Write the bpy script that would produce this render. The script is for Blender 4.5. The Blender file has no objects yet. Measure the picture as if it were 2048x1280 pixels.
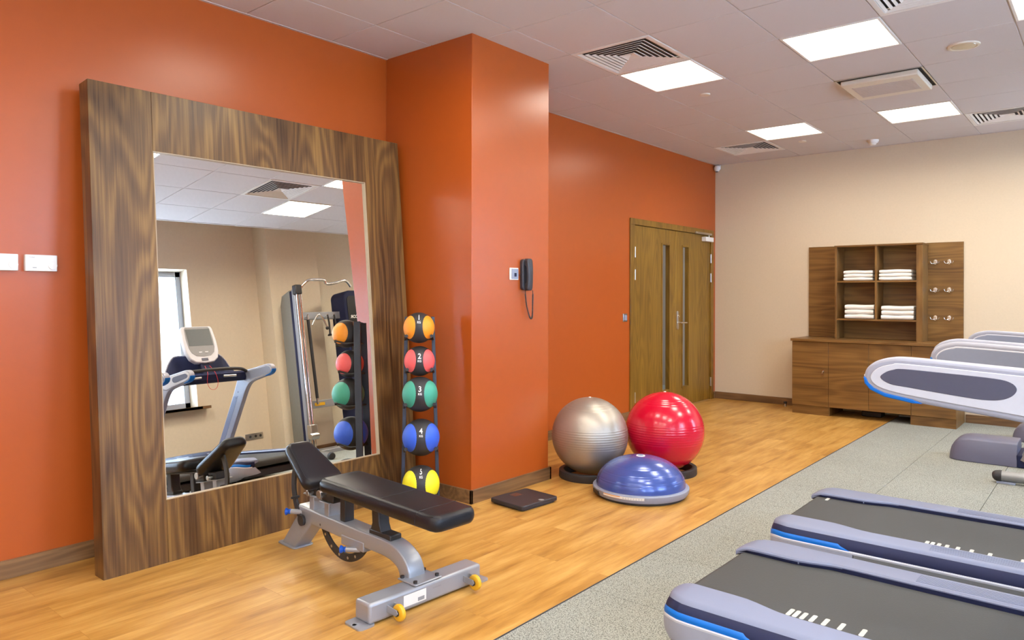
import bpy, bmesh, math, random
from mathutils import Vector, Matrix, Euler
random.seed(7)
PI = math.pi
SC = bpy.context.scene
COL = SC.collection

# ------------------------------------------------------------------ camera
H = 2.949                                   # suspended ceiling height
cam_d = bpy.data.cameras.new('camera'); cam = bpy.data.objects.new('camera', cam_d); COL.objects.link(cam)
YAW, ROLL = 0.69484, 0.00203
r_ = Vector((math.cos(YAW), math.sin(YAW), 0)); f_ = Vector((-math.sin(YAW), math.cos(YAW), 0)); u_ = Vector((0, 0, 1))
R3 = math.cos(ROLL)*r_ + math.sin(ROLL)*u_; U3 = -math.sin(ROLL)*r_ + math.cos(ROLL)*u_
M = Matrix((R3, U3, -f_)).transposed().to_4x4(); M.translation = Vector((3.9342, 0, 1.3161))
cam.matrix_world = M
cam_d.sensor_width = 36; cam_d.lens = 1455.19/2048*36; cam_d.shift_y = -52.55/2048
cam_d.clip_start = 0.05; cam_d.clip_end = 100
SC.camera = cam

# ------------------------------------------------------------------ world, exposure
w = bpy.data.worlds.new('world'); SC.world = w; w.use_nodes = True
bg = w.node_tree.nodes['Background']; bg.inputs[0].default_value = (0.62, 0.78, 1.0, 1); bg.inputs[1].default_value = 3.2
SC.view_settings.view_transform = 'Standard'; SC.view_settings.look = 'None'
SC.view_settings.gamma = 1; SC.view_settings.use_curve_mapping = False
SC.view_settings.exposure = 0.57
LAMP = 3.6; PANEL_W = 10.0; PANEL_SPREAD = 166                                  # emission of the ceiling light panels
LAMPC = (1.0, 0.925, 0.79)
# daylight through the four windows of the right wall
WINS = [(2.95, 4.55), (0.3, 1.9), (-2.2, -0.6), (7.35, 8.45)]
WX, WZ0, WZ1 = 5.70, 0.82, 2.60
for (a, b) in WINS:
    ld = bpy.data.lights.new('window_daylight', 'AREA'); ld.shape = 'RECTANGLE'; ld.size = b-a; ld.size_y = WZ1-WZ0
    ld.energy = 75; ld.color = (0.52, 0.70, 1.0)
    lo = bpy.data.objects.new('window_daylight', ld); COL.objects.link(lo)
    lo.location = (WX+0.42, (a+b)/2, (WZ0+WZ1)/2); lo.rotation_euler = (0, PI/2, 0)
    lo.rotation_euler = Vector((1, 0, 0.25)).to_track_quat('Z', 'Y').to_euler()

# ------------------------------------------------------------------ materials
def mat(name, color, rough=0.5, metal=0.0, spec=0.5, coat=0.0, emit=None, es=0, bump=None, trans=0):
    m = bpy.data.materials.new(name); m.use_nodes = True
    nt = m.node_tree; b = nt.nodes['Principled BSDF']
    b.inputs['Base Color'].default_value = (*color, 1); b.inputs['Roughness'].default_value = rough
    b.inputs['Metallic'].default_value = metal; b.inputs['Specular IOR Level'].default_value = spec
    b.inputs['Coat Weight'].default_value = coat; b.inputs['Coat Roughness'].default_value = 0.15
    b.inputs['Transmission Weight'].default_value = trans
    if emit: b.inputs['Emission Color'].default_value = (*emit, 1); b.inputs['Emission Strength'].default_value = es
    tc = nt.nodes.new('ShaderNodeTexCoord'); no = nt.nodes.new('ShaderNodeTexNoise')
    sc, st = bump if bump else (60, 0.01)
    no.inputs['Scale'].default_value = sc; no.inputs['Detail'].default_value = 3
    nt.links.new(tc.outputs['Object'], no.inputs['Vector'])
    # small tone variation of the surface itself
    mr = nt.nodes.new('ShaderNodeMapRange'); mr.inputs[3].default_value = 0.96; mr.inputs[4].default_value = 1.04
    nt.links.new(no.outputs['Fac'], mr.inputs[0])
    vm = nt.nodes.new('ShaderNodeVectorMath'); vm.operation = 'SCALE'; vm.inputs[0].default_value = color
    nt.links.new(mr.outputs[0], vm.inputs['Scale']); nt.links.new(vm.outputs[0], b.inputs['Base Color'])
    if bump:
        bp = nt.nodes.new('ShaderNodeBump'); bp.inputs['Strength'].default_value = st; bp.inputs['Distance'].default_value = 0.002
        nt.links.new(no.outputs['Fac'], bp.inputs['Height']); nt.links.new(bp.outputs[0], b.inputs['Normal'])
    return m

def wood(name, dark, mid, light, grain='Z', fig=2.0, fine=55.0, rough=0.38, spec=0.5, contrast=1.0):
    """veneer: long grain streaks with cathedral figure; grain = axis the fibres follow"""
    m = bpy.data.materials.new(name); m.use_nodes = True
    nt = m.node_tree; N = nt.nodes; L = nt.links; b = N['Principled BSDF']
    b.inputs['Roughness'].default_value = rough; b.inputs['Specular IOR Level'].default_value = spec
    tc = N.new('ShaderNodeTexCoord')
    def mp(s_across, s_along):
        q = N.new('ShaderNodeMapping')
        s = [s_across]*3; s['XYZ'.index(grain)] = s_along
        q.inputs['Scale'].default_value = s; L.new(tc.outputs['Object'], q.inputs['Vector']); return q
    # figure: bands across the grain, bent by slow noise
    q1 = mp(fig, fig*0.16); n1 = N.new('ShaderNodeTexNoise'); n1.inputs['Scale'].default_value = 1.6; n1.inputs['Detail'].default_value = 1.5
    L.new(q1.outputs[0], n1.inputs['Vector'])
    ma = N.new('ShaderNodeMath'); ma.operation = 'MULTIPLY'; ma.inputs[1].default_value = 95; L.new(n1.outputs['Fac'], ma.inputs[0])
    sn = N.new('ShaderNodeMath'); sn.operation = 'SINE'; L.new(ma.outputs[0], sn.inputs[0])
    # fine fibre streaks
    q2 = mp(fine, fine*0.02); n2 = N.new('ShaderNodeTexNoise'); n2.inputs['Scale'].default_value = 1.0; n2.inputs['Detail'].default_value = 4; n2.inputs['Roughness'].default_value = 0.65
    L.new(q2.outputs[0], n2.inputs['Vector'])
    # broad tone areas
    q3 = mp(5.0, 0.5); n3 = N.new('ShaderNodeTexNoise'); n3.inputs['Scale'].default_value = 1.0; n3.inputs['Detail'].default_value = 2
    L.new(q3.outputs[0], n3.inputs['Vector'])
    a1 = N.new('ShaderNodeMath'); a1.operation = 'MULTIPLY_ADD'; a1.inputs[1].default_value = 0.105*contrast; a1.inputs[2].default_value = 0.5; L.new(sn.outputs[0], a1.inputs[0])
    s2 = N.new('ShaderNodeMath'); s2.operation = 'MULTIPLY_ADD'; s2.inputs[1].default_value = 0.8*contrast; s2.inputs[2].default_value = -0.4*contrast; L.new(n2.outputs['Fac'], s2.inputs[0])
    s3 = N.new('ShaderNodeMath'); s3.operation = 'MULTIPLY_ADD'; s3.inputs[1].default_value = 0.7*contrast; s3.inputs[2].default_value = -0.35*contrast; L.new(n3.outputs['Fac'], s3.inputs[0])
    t1 = N.new('ShaderNodeMath'); t1.operation = 'ADD'; L.new(a1.outputs[0], t1.inputs[0]); L.new(s2.outputs[0], t1.inputs[1])
    t2 = N.new('ShaderNodeMath'); t2.operation = 'ADD'; L.new(t1.outputs[0], t2.inputs[0]); L.new(s3.outputs[0], t2.inputs[1])
    cr = N.new('ShaderNodeValToRGB'); e = cr.color_ramp.elements
    e[0].position = 0.22; e[0].color = (*dark, 1); e[1].position = 0.80; e[1].color = (*light, 1)
    k = e.new(0.5); k.color = (*mid, 1)
    L.new(t2.outputs[0], cr.inputs[0]); L.new(cr.outputs[0], b.inputs['Base Color'])
    return m

def plank_floor():
    m = bpy.data.materials.new('oak_vinyl_planks'); m.use_nodes = True
    nt = m.node_tree; N = nt.nodes; L = nt.links; b = N['Principled BSDF']
    tc = N.new('ShaderNodeTexCoord')
    sw = N.new('ShaderNodeSeparateXYZ'); L.new(tc.outputs['Object'], sw.inputs[0])
    cb = N.new('ShaderNodeCombineXYZ'); L.new(sw.outputs['Y'], cb.inputs['X']); L.new(sw.outputs['X'], cb.inputs['Y'])
    br = N.new('ShaderNodeTexBrick'); br.inputs['Scale'].default_value = 1; br.inputs['Brick Width'].default_value = 1.1; br.inputs['Row Height'].default_value = 0.165
    br.inputs['Mortar Size'].default_value = 0.0012; br.inputs['Mortar Smooth'].default_value = 0.3
    br.inputs['Color1'].default_value = (0, 0, 0, 1); br.inputs['Color2'].default_value = (1, 1, 1, 1); br.inputs['Mortar'].default_value = (.3, .3, .3, 1); br.offset = 0.37
    L.new(cb.outputs[0], br.inputs['Vector'])
    # per plank shift of the grain
    vm = N.new('ShaderNodeVectorMath'); vm.operation = 'MULTIPLY'; vm.inputs[1].default_value = (7, 9, 0); L.new(br.outputs['Color'], vm.inputs[0])
    va = N.new('ShaderNodeVectorMath'); va.operation = 'ADD'; L.new(tc.outputs['Object'], va.inputs[0]); L.new(vm.outputs[0], va.inputs[1])
    def ns(sx, sy, det, ro):
        q = N.new('ShaderNodeMapping'); q.inputs['Scale'].default_value = (sx, sy, 1); L.new(va.outputs[0], q.inputs['Vector'])
        n = N.new('ShaderNodeTexNoise'); n.inputs['Scale'].default_value = 1; n.inputs['Detail'].default_value = det; n.inputs['Roughness'].default_value = ro
        L.new(q.outputs[0], n.inputs['Vector']); return n
    a = ns(11, 1.6, 5, 0.6); c = ns(60, 4, 3, 0.6)
    mx = N.new('ShaderNodeMath'); mx.operation = 'MULTIPLY_ADD'; mx.inputs[1].default_value = 0.25; L.new(c.outputs['Fac'], mx.inputs[0])
    m2 = N.new('ShaderNodeMath'); m2.operation = 'MULTIPLY'; m2.inputs[1].default_value = 0.75; L.new(a.outputs['Fac'], m2.inputs[0]); L.new(m2.outputs[0], mx.inputs[2])
    m3 = N.new('ShaderNodeMath'); m3.operation = 'MULTIPLY_ADD'; m3.inputs[1].default_value = 0.07; L.new(br.outputs['Color'], m3.inputs[0]); L.new(mx.outputs[0], m3.inputs[2])
    cr = N.new('ShaderNodeValToRGB'); e = cr.color_ramp.elements
    e[0].position = 0.33; e[0].color = (0.27, 0.118, 0.020, 1); e[1].position = 0.70; e[1].color = (0.62, 0.36, 0.10, 1)
    k = e.new(0.5); k.color = (0.46, 0.232, 0.048, 1)
    L.new(m3.outputs[0], cr.inputs[0])
    mm = N.new('ShaderNodeMix'); mm.data_type = 'RGBA'; mm.blend_type = 'MULTIPLY'; L.new(cr.outputs[0], mm.inputs[6]); mm.inputs[7].default_value = (0.72, 0.62, 0.5, 1); 
    fm = N.new('ShaderNodeMath'); fm.operation = 'MULTIPLY'; fm.inputs[1].default_value = 0.6; L.new(br.outputs['Fac'], fm.inputs[0]); L.new(fm.outputs[0], mm.inputs[0])
    L.new(mm.outputs[2], b.inputs['Base Color'])
    b.inputs['Roughness'].default_value = 0.42; b.inputs['Specular IOR Level'].default_value = 0.45
    bp = N.new('ShaderNodeBump'); bp.inputs['Strength'].default_value = 0.12; bp.inputs['Distance'].default_value = 0.002
    L.new(mx.outputs[0], bp.inputs['Height']); L.new(bp.outputs[0], b.inputs['Normal'])
    return m

def rubber_mat():
    m = bpy.data.materials.new('speckled_rubber'); m.use_nodes = True
    nt = m.node_tree; N = nt.nodes; L = nt.links; b = N['Principled BSDF']
    tc = N.new('ShaderNodeTexCoord')
    n = N.new('ShaderNodeTexNoise'); n.inputs['Scale'].default_value = 190; n.inputs['Detail'].default_value = 2; n.inputs['Roughness'].default_value = 0.7; L.new(tc.outputs['Object'], n.inputs['Vector'])
    v = N.new('ShaderNodeTexVoronoi'); v.inputs['Scale'].default_value = 230; L.new(tc.outputs['Object'], v.inputs['Vector'])
    cr = N.new('ShaderNodeValToRGB'); e = cr.color_ramp.elements
    e[0].position = 0.35; e[0].color = (0.075, 0.078, 0.07, 1); e[1].position = 0.50; e[1].color = (0.31, 0.32, 0.285, 1)
    k = e.new(0.68); k.color = (0.42, 0.43, 0.385, 1)
    L.new(n.outputs['Fac'], cr.inputs[0])
    n2 = N.new('ShaderNodeTexNoise'); n2.inputs['Scale'].default_value = 1.1; L.new(tc.outputs['Object'], n2.inputs['Vector'])
    mr = N.new('ShaderNodeMapRange'); mr.inputs[3].default_value = 0.85; mr.inputs[4].default_value = 1.13; L.new(n2.outputs['Fac'], mr.inputs[0])
    vm = N.new('ShaderNodeVectorMath'); vm.operation = 'SCALE'; L.new(cr.outputs[0], vm.inputs[0]); L.new(mr.outputs[0], vm.inputs['Scale'])
    L.new(vm.outputs[0], b.inputs['Base Color']); b.inputs['Roughness'].default_value = 0.85; b.inputs['Specular IOR Level'].default_value = 0.25
    bp = N.new('ShaderNodeBump'); bp.inputs['Strength'].default_value = 0.5; bp.inputs['Distance'].default_value = 0.002
    L.new(n.outputs['Fac'], bp.inputs['Height']); L.new(bp.outputs[0], b.inputs['Normal'])
    return m

MT = dict(
    orange=mat('orange_satin_paint', (0.44, 0.088, 0.012), 0.30, spec=0.5, bump=(14, 0.04)),
    beige=mat('beige_paint', (0.72, 0.605, 0.445), 0.6, spec=0.3, bump=(60, 0.05)),
    ceil=mat('ceiling_tile', (0.64, 0.58, 0.555), 0.8, spec=0.2, bump=(260, 0.15)),
    grid=mat('ceiling_grid_metal', (0.58, 0.50, 0.46), 0.5),
    white_metal=mat('white_lacquer', (0.80, 0.76, 0.71), 0.4),
    lamp=mat('lit_diffuser', (1, 1, 1), 0.5, emit=LAMPC, es=LAMP),
    void=mat('dark_duct', (0.06, 0.06, 0.065), 0.7),
    walnut=wood('walnut_veneer_vertical', (0.050, 0.021, 0.007), (0.130, 0.063, 0.019), (0.26, 0.140, 0.038), 'Z', fig=2.2, fine=80, rough=0.38, spec=0.4, contrast=1.0),
    walnuty=wood('walnut_long_grain_y', (0.10, 0.05, 0.022), (0.19, 0.10, 0.042), (0.30, 0.165, 0.07), 'Y', fig=2.6, contrast=.8),
    walnutx=wood('walnut_long_grain_x', (0.10, 0.05, 0.022), (0.19, 0.10, 0.042), (0.30, 0.165, 0.07), 'X', fig=2.6, contrast=.8),
    door=wood('golden_oak_veneer', (0.12, 0.055, 0.005), (0.225, 0.115, 0.012), (0.34, 0.185, 0.025), 'Z', fig=2.4, contrast=0.7),
    cab=wood('cabinet_veneer', (0.095, 0.043, 0.011), (0.195, 0.097, 0.025), (0.30, 0.160, 0.045), 'X', fig=1.9, contrast=0.8),
    cabz=wood('cabinet_veneer_vertical', (0.095, 0.043, 0.011), (0.195, 0.097, 0.025), (0.30, 0.160, 0.045), 'Z', fig=1.9, contrast=0.7),
    floor=plank_floor(), rubber=rubber_mat(),
    mirror=mat('mirror_silver', (0.97, 0.97, 0.92), 0.0, metal=1.0),
    edge=mat('mirror_edge', (0.42, 0.32, 0.20), 0.5),
    black_vinyl=mat('black_vinyl', (0.012, 0.012, 0.016), 0.36, spec=0.32, bump=(300, 0.15)),
    seam=mat('black_piping', (0.008, 0.008, 0.010), 0.5),
    silver=mat('silver_powdercoat', (0.33, 0.345, 0.38), 0.36, metal=0.35, coat=0.2, bump=(700, 0.05)),
    blacksteel=mat('black_steel', (0.022, 0.022, 0.026), 0.42, bump=(500, 0.1)),
    bluerack=mat('dark_navy_steel', (0.030, 0.035, 0.055), 0.45),
    blue=mat('blue_plastic', (0.010, 0.09, 0.50), 0.35),
    yellow=mat('yellow_polyurethane', (0.72, 0.40, 0.02), 0.35),
    chrome=mat('chrome', (0.80, 0.80, 0.80), 0.08, metal=1.0),
    steel=mat('brushed_steel', (0.55, 0.54, 0.52), 0.28, metal=1.0),
    rubberblack=mat('black_rubber', (0.028, 0.027, 0.030), 0.55, bump=(400, 0.1)),
    b_orange=mat('orange_rubber', (0.95, 0.33, 0.02), 0.45, bump=(500, 0.1)),
    b_red=mat('coral_rubber', (0.88, 0.12, 0.12), 0.45, bump=(500, 0.1)),
    b_green=mat('teal_rubber', (0.055, 0.36, 0.25), 0.45, bump=(500, 0.1)),
    b_blue=mat('blue_rubber', (0.035, 0.12, 0.68), 0.45, bump=(500, 0.1)),
    b_yellow=mat('yellow_rubber', (0.85, 0.78, 0.02), 0.45, bump=(500, 0.1)),
    white=mat('white_print', (0.85, 0.85, 0.83), 0.5),
    ball_silver=mat('pearl_silver_vinyl', (0.44, 0.40, 0.35), 0.42, metal=0.7, coat=0.0),
    ball_red=mat('glossy_red_vinyl', (0.60, 0.002, 0.030), 0.22, coat=0.4),
    ball_blue=mat('pearl_blue_vinyl', (0.055, 0.10, 0.38), 0.24, metal=0.25, coat=0.5),
    grayplastic=mat('light_grey_plastic', (0.26, 0.29, 0.38), 0.42),
    label=mat('white_label', (0.75, 0.74, 0.70), 0.5),
    orange_print=mat('orange_print', (0.72, 0.28, 0.03), 0.5),
    grey_print=mat('grey_print', (0.25, 0.25, 0.26), 0.6),
    lav=mat('lavender_grey_plastic', (0.195, 0.22, 0.32), 0.45, spec=0.4, bump=(400, 0.08)),
    lavl=mat('light_silver_plastic', (0.34, 0.345, 0.41), 0.40, spec=0.4),
    dash=mat('pale_belt_print', (0.50, 0.49, 0.44), 0.6),
    lavd=mat('slate_purple_plastic', (0.125, 0.125, 0.185), 0.45),
    navy=mat('navy_plastic', (0.018, 0.022, 0.060), 0.5, spec=0.15),
    brightblue=mat('bright_blue_trim', (0.0, 0.13, 0.50), 0.4, spec=0.3),
    whiteplastic=mat('white_plastic', (0.55, 0.55, 0.60), 0.40),
    metalgrey=mat('grey_metallic_panel', (0.27, 0.27, 0.27), 0.36, metal=0.4),
    belt=mat('treadmill_belt', (0.062, 0.064, 0.064), 0.6, spec=0.25, bump=(250, 0.3)),
    inset=mat('dark_slate_inset', (0.075, 0.075, 0.115), 0.45),
    screen=mat('grey_screen', (0.10, 0.11, 0.115), 0.4, spec=0.3),
    redcord=mat('red_cord', (0.65, 0.02, 0.03), 0.5),
    phone=mat('dark_grey_phone_plastic', (0.035, 0.033, 0.040), 0.38),
    scale=mat('charcoal_glass', (0.028, 0.025, 0.030), 0.5),
    towel=mat('white_terry', (0.86, 0.84, 0.80), 0.95, spec=0.1, bump=(160, 0.9)),
    glassgrey=mat('corridor_wall', (0.42, 0.38, 0.33), 0.7),
    offwhite=mat('off_white_plastic', (0.82, 0.81, 0.78), 0.45),
    cream=mat('cream_enamel', (0.74, 0.66, 0.54), 0.45),
    alu=mat('grey_aluminium_window_frame', (0.42, 0.48, 0.58), 0.4, metal=0.3),
    olive=mat('taupe_powdercoat', (0.20, 0.185, 0.15), 0.45),
    placard=mat('placard_photo_blue', (0.12, 0.24, 0.42), 0.4),
)
g = bpy.data.materials.new('window_glass'); g.use_nodes = True
gb = g.node_tree.nodes['Principled BSDF']; gb.inputs['Base Color'].default_value = (1, 1, 1, 1); gb.inputs['Roughness'].default_value = 0.0
gb.inputs['Transmission Weight'].default_value = 1.0; gb.inputs['IOR'].default_value = 1.05
MT['glass'] = g

# ------------------------------------------------------------------ mesh helpers
def BM(): return bmesh.new()
def box(bm, x0, x1, y0, y1, z0, z1):
    v = [bm.verts.new(p) for p in ((x0,y0,z0),(x1,y0,z0),(x1,y1,z0),(x0,y1,z0),(x0,y0,z1),(x1,y0,z1),(x1,y1,z1),(x0,y1,z1))]
    for f in ((0,3,2,1),(4,5,6,7),(0,1,5,4),(1,2,6,5),(2,3,7,6),(3,0,4,7)): bm.faces.new([v[i] for i in f])
    return v
def loft(bm, secs, closed=True, caps=True):
    rows = [[bm.verts.new(p) for p in s] for s in secs]
    n = len(rows[0])
    for a, b in zip(rows, rows[1:]):
        for i in range(n if closed else n-1):
            j = (i+1) % n
            bm.faces.new((a[i], a[j], b[j], b[i]))
    if caps and closed:
        bm.faces.new(list(reversed(rows[0]))); bm.faces.new(rows[-1])
    return rows
def frames(pts):
    pts = [Vector(p) for p in pts]; out = []; ref = None
    for i, p in enumerate(pts):
        a = pts[max(0, i-1)]; b = pts[min(len(pts)-1, i+1)]; t = (b-a).normalized()
        if ref is None:
            ref = Vector((0, 0, 1)) if abs(t.z) < 0.9 else Vector((1, 0, 0))
        n = (ref - t*ref.dot(t)).normalized(); ref = n; out.append((p, t, n, t.cross(n)))
    return out
def tube(bm, pts, r, seg=14, caps=True, sx=1.0):
    secs = []
    for i, (p, t, n, b) in enumerate(frames(pts)):
        rr = r[i] if isinstance(r, (list, tuple)) else r
        secs.append([p + n*(math.cos(k*2*PI/seg)*rr) + b*(math.sin(k*2*PI/seg)*rr*sx) for k in range(seg)])
    loft(bm, secs, True, caps)
def cyl(bm, a, b, r, seg=24, r2=None): tube(bm, [a, b], [r, r if r2 is None else r2], seg)
def lathe(bm, prof, seg=48, c=(0, 0, 0), axis='Z'):
    secs = []
    c = Vector(c)
    for k in range(seg):
        a = 2*PI*k/seg; s = []
        for (r, z) in prof:
            if axis == 'Z': s.append(c+Vector((r*math.cos(a), r*math.sin(a), z)))
            elif axis == 'X': s.append(c+Vector((z, r*math.cos(a), r*math.sin(a))))
            else: s.append(c+Vector((r*math.cos(a), z, r*math.sin(a))))
        secs.append([bm.verts.new(p) for p in s])
    n = len(prof)
    for k in range(seg):
        A = secs[k]; B = secs[(k+1) % seg]
        for i in range(n-1): bm.faces.new((A[i], B[i], B[i+1], A[i+1]))
    bmesh.ops.remove_doubles(bm, verts=[v for s in secs for v in s], dist=1e-6)
def prism(bm, poly, a, b, axis='Y'):
    """poly of 2D points; axis Y: (x,z) points, axis X: (y,z), axis Z: (x,y)"""
    def P(q, t):
        return {'Y': (q[0], t, q[1]), 'X': (t, q[0], q[1]), 'Z': (q[0], q[1], t)}[axis]
    loft(bm, [[P(q, a) for q in poly], [P(q, b) for q in poly]])
def rrect(x0, x1, y0, y1, r, n=6):
    out = []
    for cx, cy, a0 in ((x1-r, y1-r, 0), (x0+r, y1-r, 90), (x0+r, y0+r, 180), (x1-r, y0+r, 270)):
        for k in range(n+1):
            a = math.radians(a0+90*k/n); out.append((cx+r*math.cos(a), cy+r*math.sin(a)))
    return out
def catmull(pts, n=6, closed=False):
    P = [Vector(p) for p in pts]; out = []; N = len(P)
    rng = range(N) if closed else range(N-1)
    for i in rng:
        p0 = P[(i-1) % N] if closed else P[max(i-1, 0)]; p1 = P[i]; p2 = P[(i+1) % N]; p3 = P[(i+2) % N] if closed else P[min(i+2, N-1)]
        for k in range(n):
            t = k/n
            out.append(0.5*((2*p1)+(-p0+p2)*t+(2*p0-5*p1+4*p2-p3)*t*t+(-p0+3*p1-3*p2+p3)*t**3))
    if not closed: out.append(P[-1])
    return out
def obj(name, bm, m, parent=None, bevel=0, seg=2, angle=38, loc=None, label=None, sub=0):
    bmesh.ops.recalc_face_normals(bm, faces=bm.faces[:])
    me = bpy.data.meshes.new(name); bm.to_mesh(me); bm.free()
    me.materials.append(MT[m] if isinstance(m, str) else m)
    me.polygons.foreach_set('use_smooth', [True]*len(me.polygons))
    me.set_sharp_from_angle(angle=math.radians(angle))
    o = bpy.data.objects.new(name, me); COL.objects.link(o)
    if parent: o.parent = parent
    if loc: o.location = loc
    if bevel:
        b = o.modifiers.new('bevel', 'BEVEL'); b.width = bevel; b.segments = seg; b.limit_method = 'ANGLE'; b.angle_limit = math.radians(35); b.harden_normals = False
    if sub:
        s = o.modifiers.new('sub', 'SUBSURF'); s.levels = sub; s.render_levels = sub
    if label: o['label'] = label
    return o
def tag(o, label, cat, group=None, kind=None):
    o['label'] = label; o['category'] = cat
    if group: o['group'] = group
    if kind: o['kind'] = kind
    return o
def thing(name, label, cat, loc=(0, 0, 0), rot=(0, 0, 0), group=None):
    o = bpy.data.objects.new(name, None); COL.objects.link(o); o.location = loc; o.rotation_euler = rot; o.empty_display_size = 0.1
    return tag(o, label, cat, group)
def struct(name, bm, m, bevel=0, parent=None, angle=38, cat=None):
    o = obj(name, bm, m, parent, bevel, angle=angle)
    if not parent: o['kind'] = 'structure'
    return o
def dup(root, loc=None, rot=None, label=None, group=None):
    r = root.copy(); COL.objects.link(r)
    if loc: r.location = loc
    if rot: r.rotation_euler = rot
    if label: r['label'] = label
    if group: r['group'] = group
    for ch in list(root.children):
        c = ch.copy(); COL.objects.link(c); c.parent = r
        for g2 in list(ch.children):
            d = g2.copy(); COL.objects.link(d); d.parent = c
    return r
def textmesh(s, size, fn, extrude=0.0, offset=0.0, sp=1.0):
    """bmesh of a line of text centred at 0; fn maps (x,y,z)->Vector"""
    cu = bpy.data.curves.new('t', 'FONT'); cu.body = s; cu.size = size; cu.align_x = 'CENTER'; cu.align_y = 'CENTER'
    cu.extrude = extrude; cu.offset = offset; cu.resolution_u = 3; cu.space_character = sp
    o = bpy.data.objects.new('t', cu); COL.objects.link(o)
    dg = bpy.context.evaluated_depsgraph_get(); me = bpy.data.meshes.new_from_object(o.evaluated_get(dg))
    bm = BM(); bm.from_mesh(me); bpy.data.objects.remove(o); bpy.data.curves.remove(cu); bpy.data.meshes.remove(me)
    bmesh.ops.triangulate(bm, faces=bm.faces[:])
    for _ in range(2): bmesh.ops.subdivide_edges(bm, edges=[e for e in bm.edges if e.calc_length() > size*0.12], cuts=1); bmesh.ops.triangulate(bm, faces=bm.faces[:])
    for v in bm.verts: v.co = fn(v.co.x, v.co.y, v.co.z)
    return bm

# ================================================================== ROOM
FY = 8.746; BY = -3.2; CX, CY0, CY1 = 0.8207, 3.34, 4.14
bm = BM(); box(bm, -0.02, 2.115, BY, FY, -0.08, 0.0); struct('floor', bm, 'floor')
# rubber tile floor: separate tiles with fine seams, as one mesh
bm = BM(); box(bm, 2.115, WX, BY, FY, -0.08, -0.012)
T = 0.585
xs = [2.118+T*i for i in range(8)]
for i, xa in enumerate(xs):
    xb = min(xa+T, WX); 
    if xa >= WX: break
    y = 2.72-0.6*10 + (0.0 if i % 2 == 0 else 0.0)
    while y < FY:
        ya, yb = max(y, BY), min(y+0.6, FY)
        if yb > ya: box(bm, xa+0.0012, xb-0.0012, ya+0.0012, yb-0.0012, -0.012, 0.001)
        y += 0.6
struct('rubber_floor', bm, 'rubber', bevel=0.0015)
bm = BM(); box(bm, 2.112, 2.1165, BY, FY, -0.01, 0.0015); struct('trim_1', bm, 'void')
# left wall (orange) with the door opening
DY0, DY1, DZ = 6.70, 8.625, 2.06
bm = BM()
box(bm, -0.15, 0, BY, DY0, 0, 3.3); box(bm, -0.15, 0, DY1, FY, 0, 3.3); box(bm, -0.15, 0, DY0, DY1, DZ, 3.3)
struct('wall_left', bm, 'orange')
bm = BM(); box(bm, -0.0, CX, CY0, CY1, 0, 3.0); struct('wall_column', bm, 'orange', bevel=0.003)
bm = BM(); box(bm, -0.15, WX+0.3, FY, FY+0.15, 0, 3.3); struct('wall_back', bm, 'beige')
bm = BM(); box(bm, -0.15, WX+0.3, BY-0.15, BY, 0, 3.3); struct('wall_front', bm, 'beige')
# right wall with four window openings
bm = BM()
ys = sorted(WINS); edges = [BY] + [v for ab in ys for v in ab] + [FY]
for k in range(0, len(edges), 2): box(bm, WX, WX+0.3, edges[k], edges[k+1], 0, 3.3)
for a, b in ys: box(bm, WX, WX+0.3, a, b, 0, WZ0-0.02); box(bm, WX, WX+0.3, a, b, WZ1, 3.3)
struct('wall_right', bm, 'beige')
bm = BM(); box(bm, 5.37, WX, 5.53, 6.33, 0, 3.3); struct('wall_pier', bm, 'beige', bevel=0.003)
for k, (a, b) in enumerate(WINS):
    fr = BM()
    X = WX+0.19; wd = 0.07
    box(fr, X, X+0.06, a, a+wd, WZ0, WZ1); box(fr, X, X+0.06, b-wd, b, WZ0, WZ1)
    box(fr, X, X+0.06, a, b, WZ0, WZ0+wd); box(fr, X, X+0.06, a, b, WZ1-wd, WZ1)
    box(fr, X, X+0.06, (a+b)/2-0.04, (a+b)/2+0.04, WZ0, WZ1)
    wo = struct('window_%d' % (k+1), fr, 'alu', bevel=0.004)
    gl = BM(); box(gl, X+0.025, X+0.033, a+wd, (a+b)/2-0.04, WZ0+wd, WZ1-wd); box(gl, X+0.025, X+0.033, (a+b)/2+0.04, b-wd, WZ0+wd, WZ1-wd)
    obj('window_pane', gl, 'glass', wo)
    sl = BM(); box(sl, WX-0.13, WX+0.2, a-0.1 if False else a-0.0, b+0.0, WZ0-0.035, WZ0-0.0); box(sl, WX-0.13, WX-0.001, a-0.11, b+0.11, WZ0-0.035, WZ0)
    obj('window_sill', sl, 'walnuty', wo, bevel=0.003)
# baseboards
BH, BT = 0.085, 0.016
bm = BM(); box(bm, 0, BT, BY, CY0, 0, BH); box(bm, 0, BT, CY1, DY0-0.06, 0, BH); box(bm, 0, BT, DY1+0.06, FY, 0, BH); struct('baseboard_left', bm, 'walnuty', bevel=0.0015)
bm = BM(); box(bm, BT, CX+BT, CY0-BT, CY0, 0, BH); box(bm, CX, CX+BT, CY0-BT, CY1+BT, 0, BH); box(bm, BT, CX+BT, CY1, CY1+BT, 0, BH); struct('baseboard_column', bm, 'walnuty', bevel=0.0015)
bm = BM(); box(bm, BT, 1.14, FY-BT, FY, 0, BH); box(bm, 2.73, WX, FY-BT, FY, 0, BH); struct('baseboard_back', bm, 'walnutx', bevel=0.0015)
bm = BM(); box(bm, WX-BT, WX, BY, 5.53, 0, BH); box(bm, WX-BT, WX, 6.33, FY-BT, 0, BH); box(bm, 5.37-BT, 5.37, 5.53, 6.33, 0, BH); struct('baseboard_right', bm, 'walnuty', bevel=0.0015)

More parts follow.
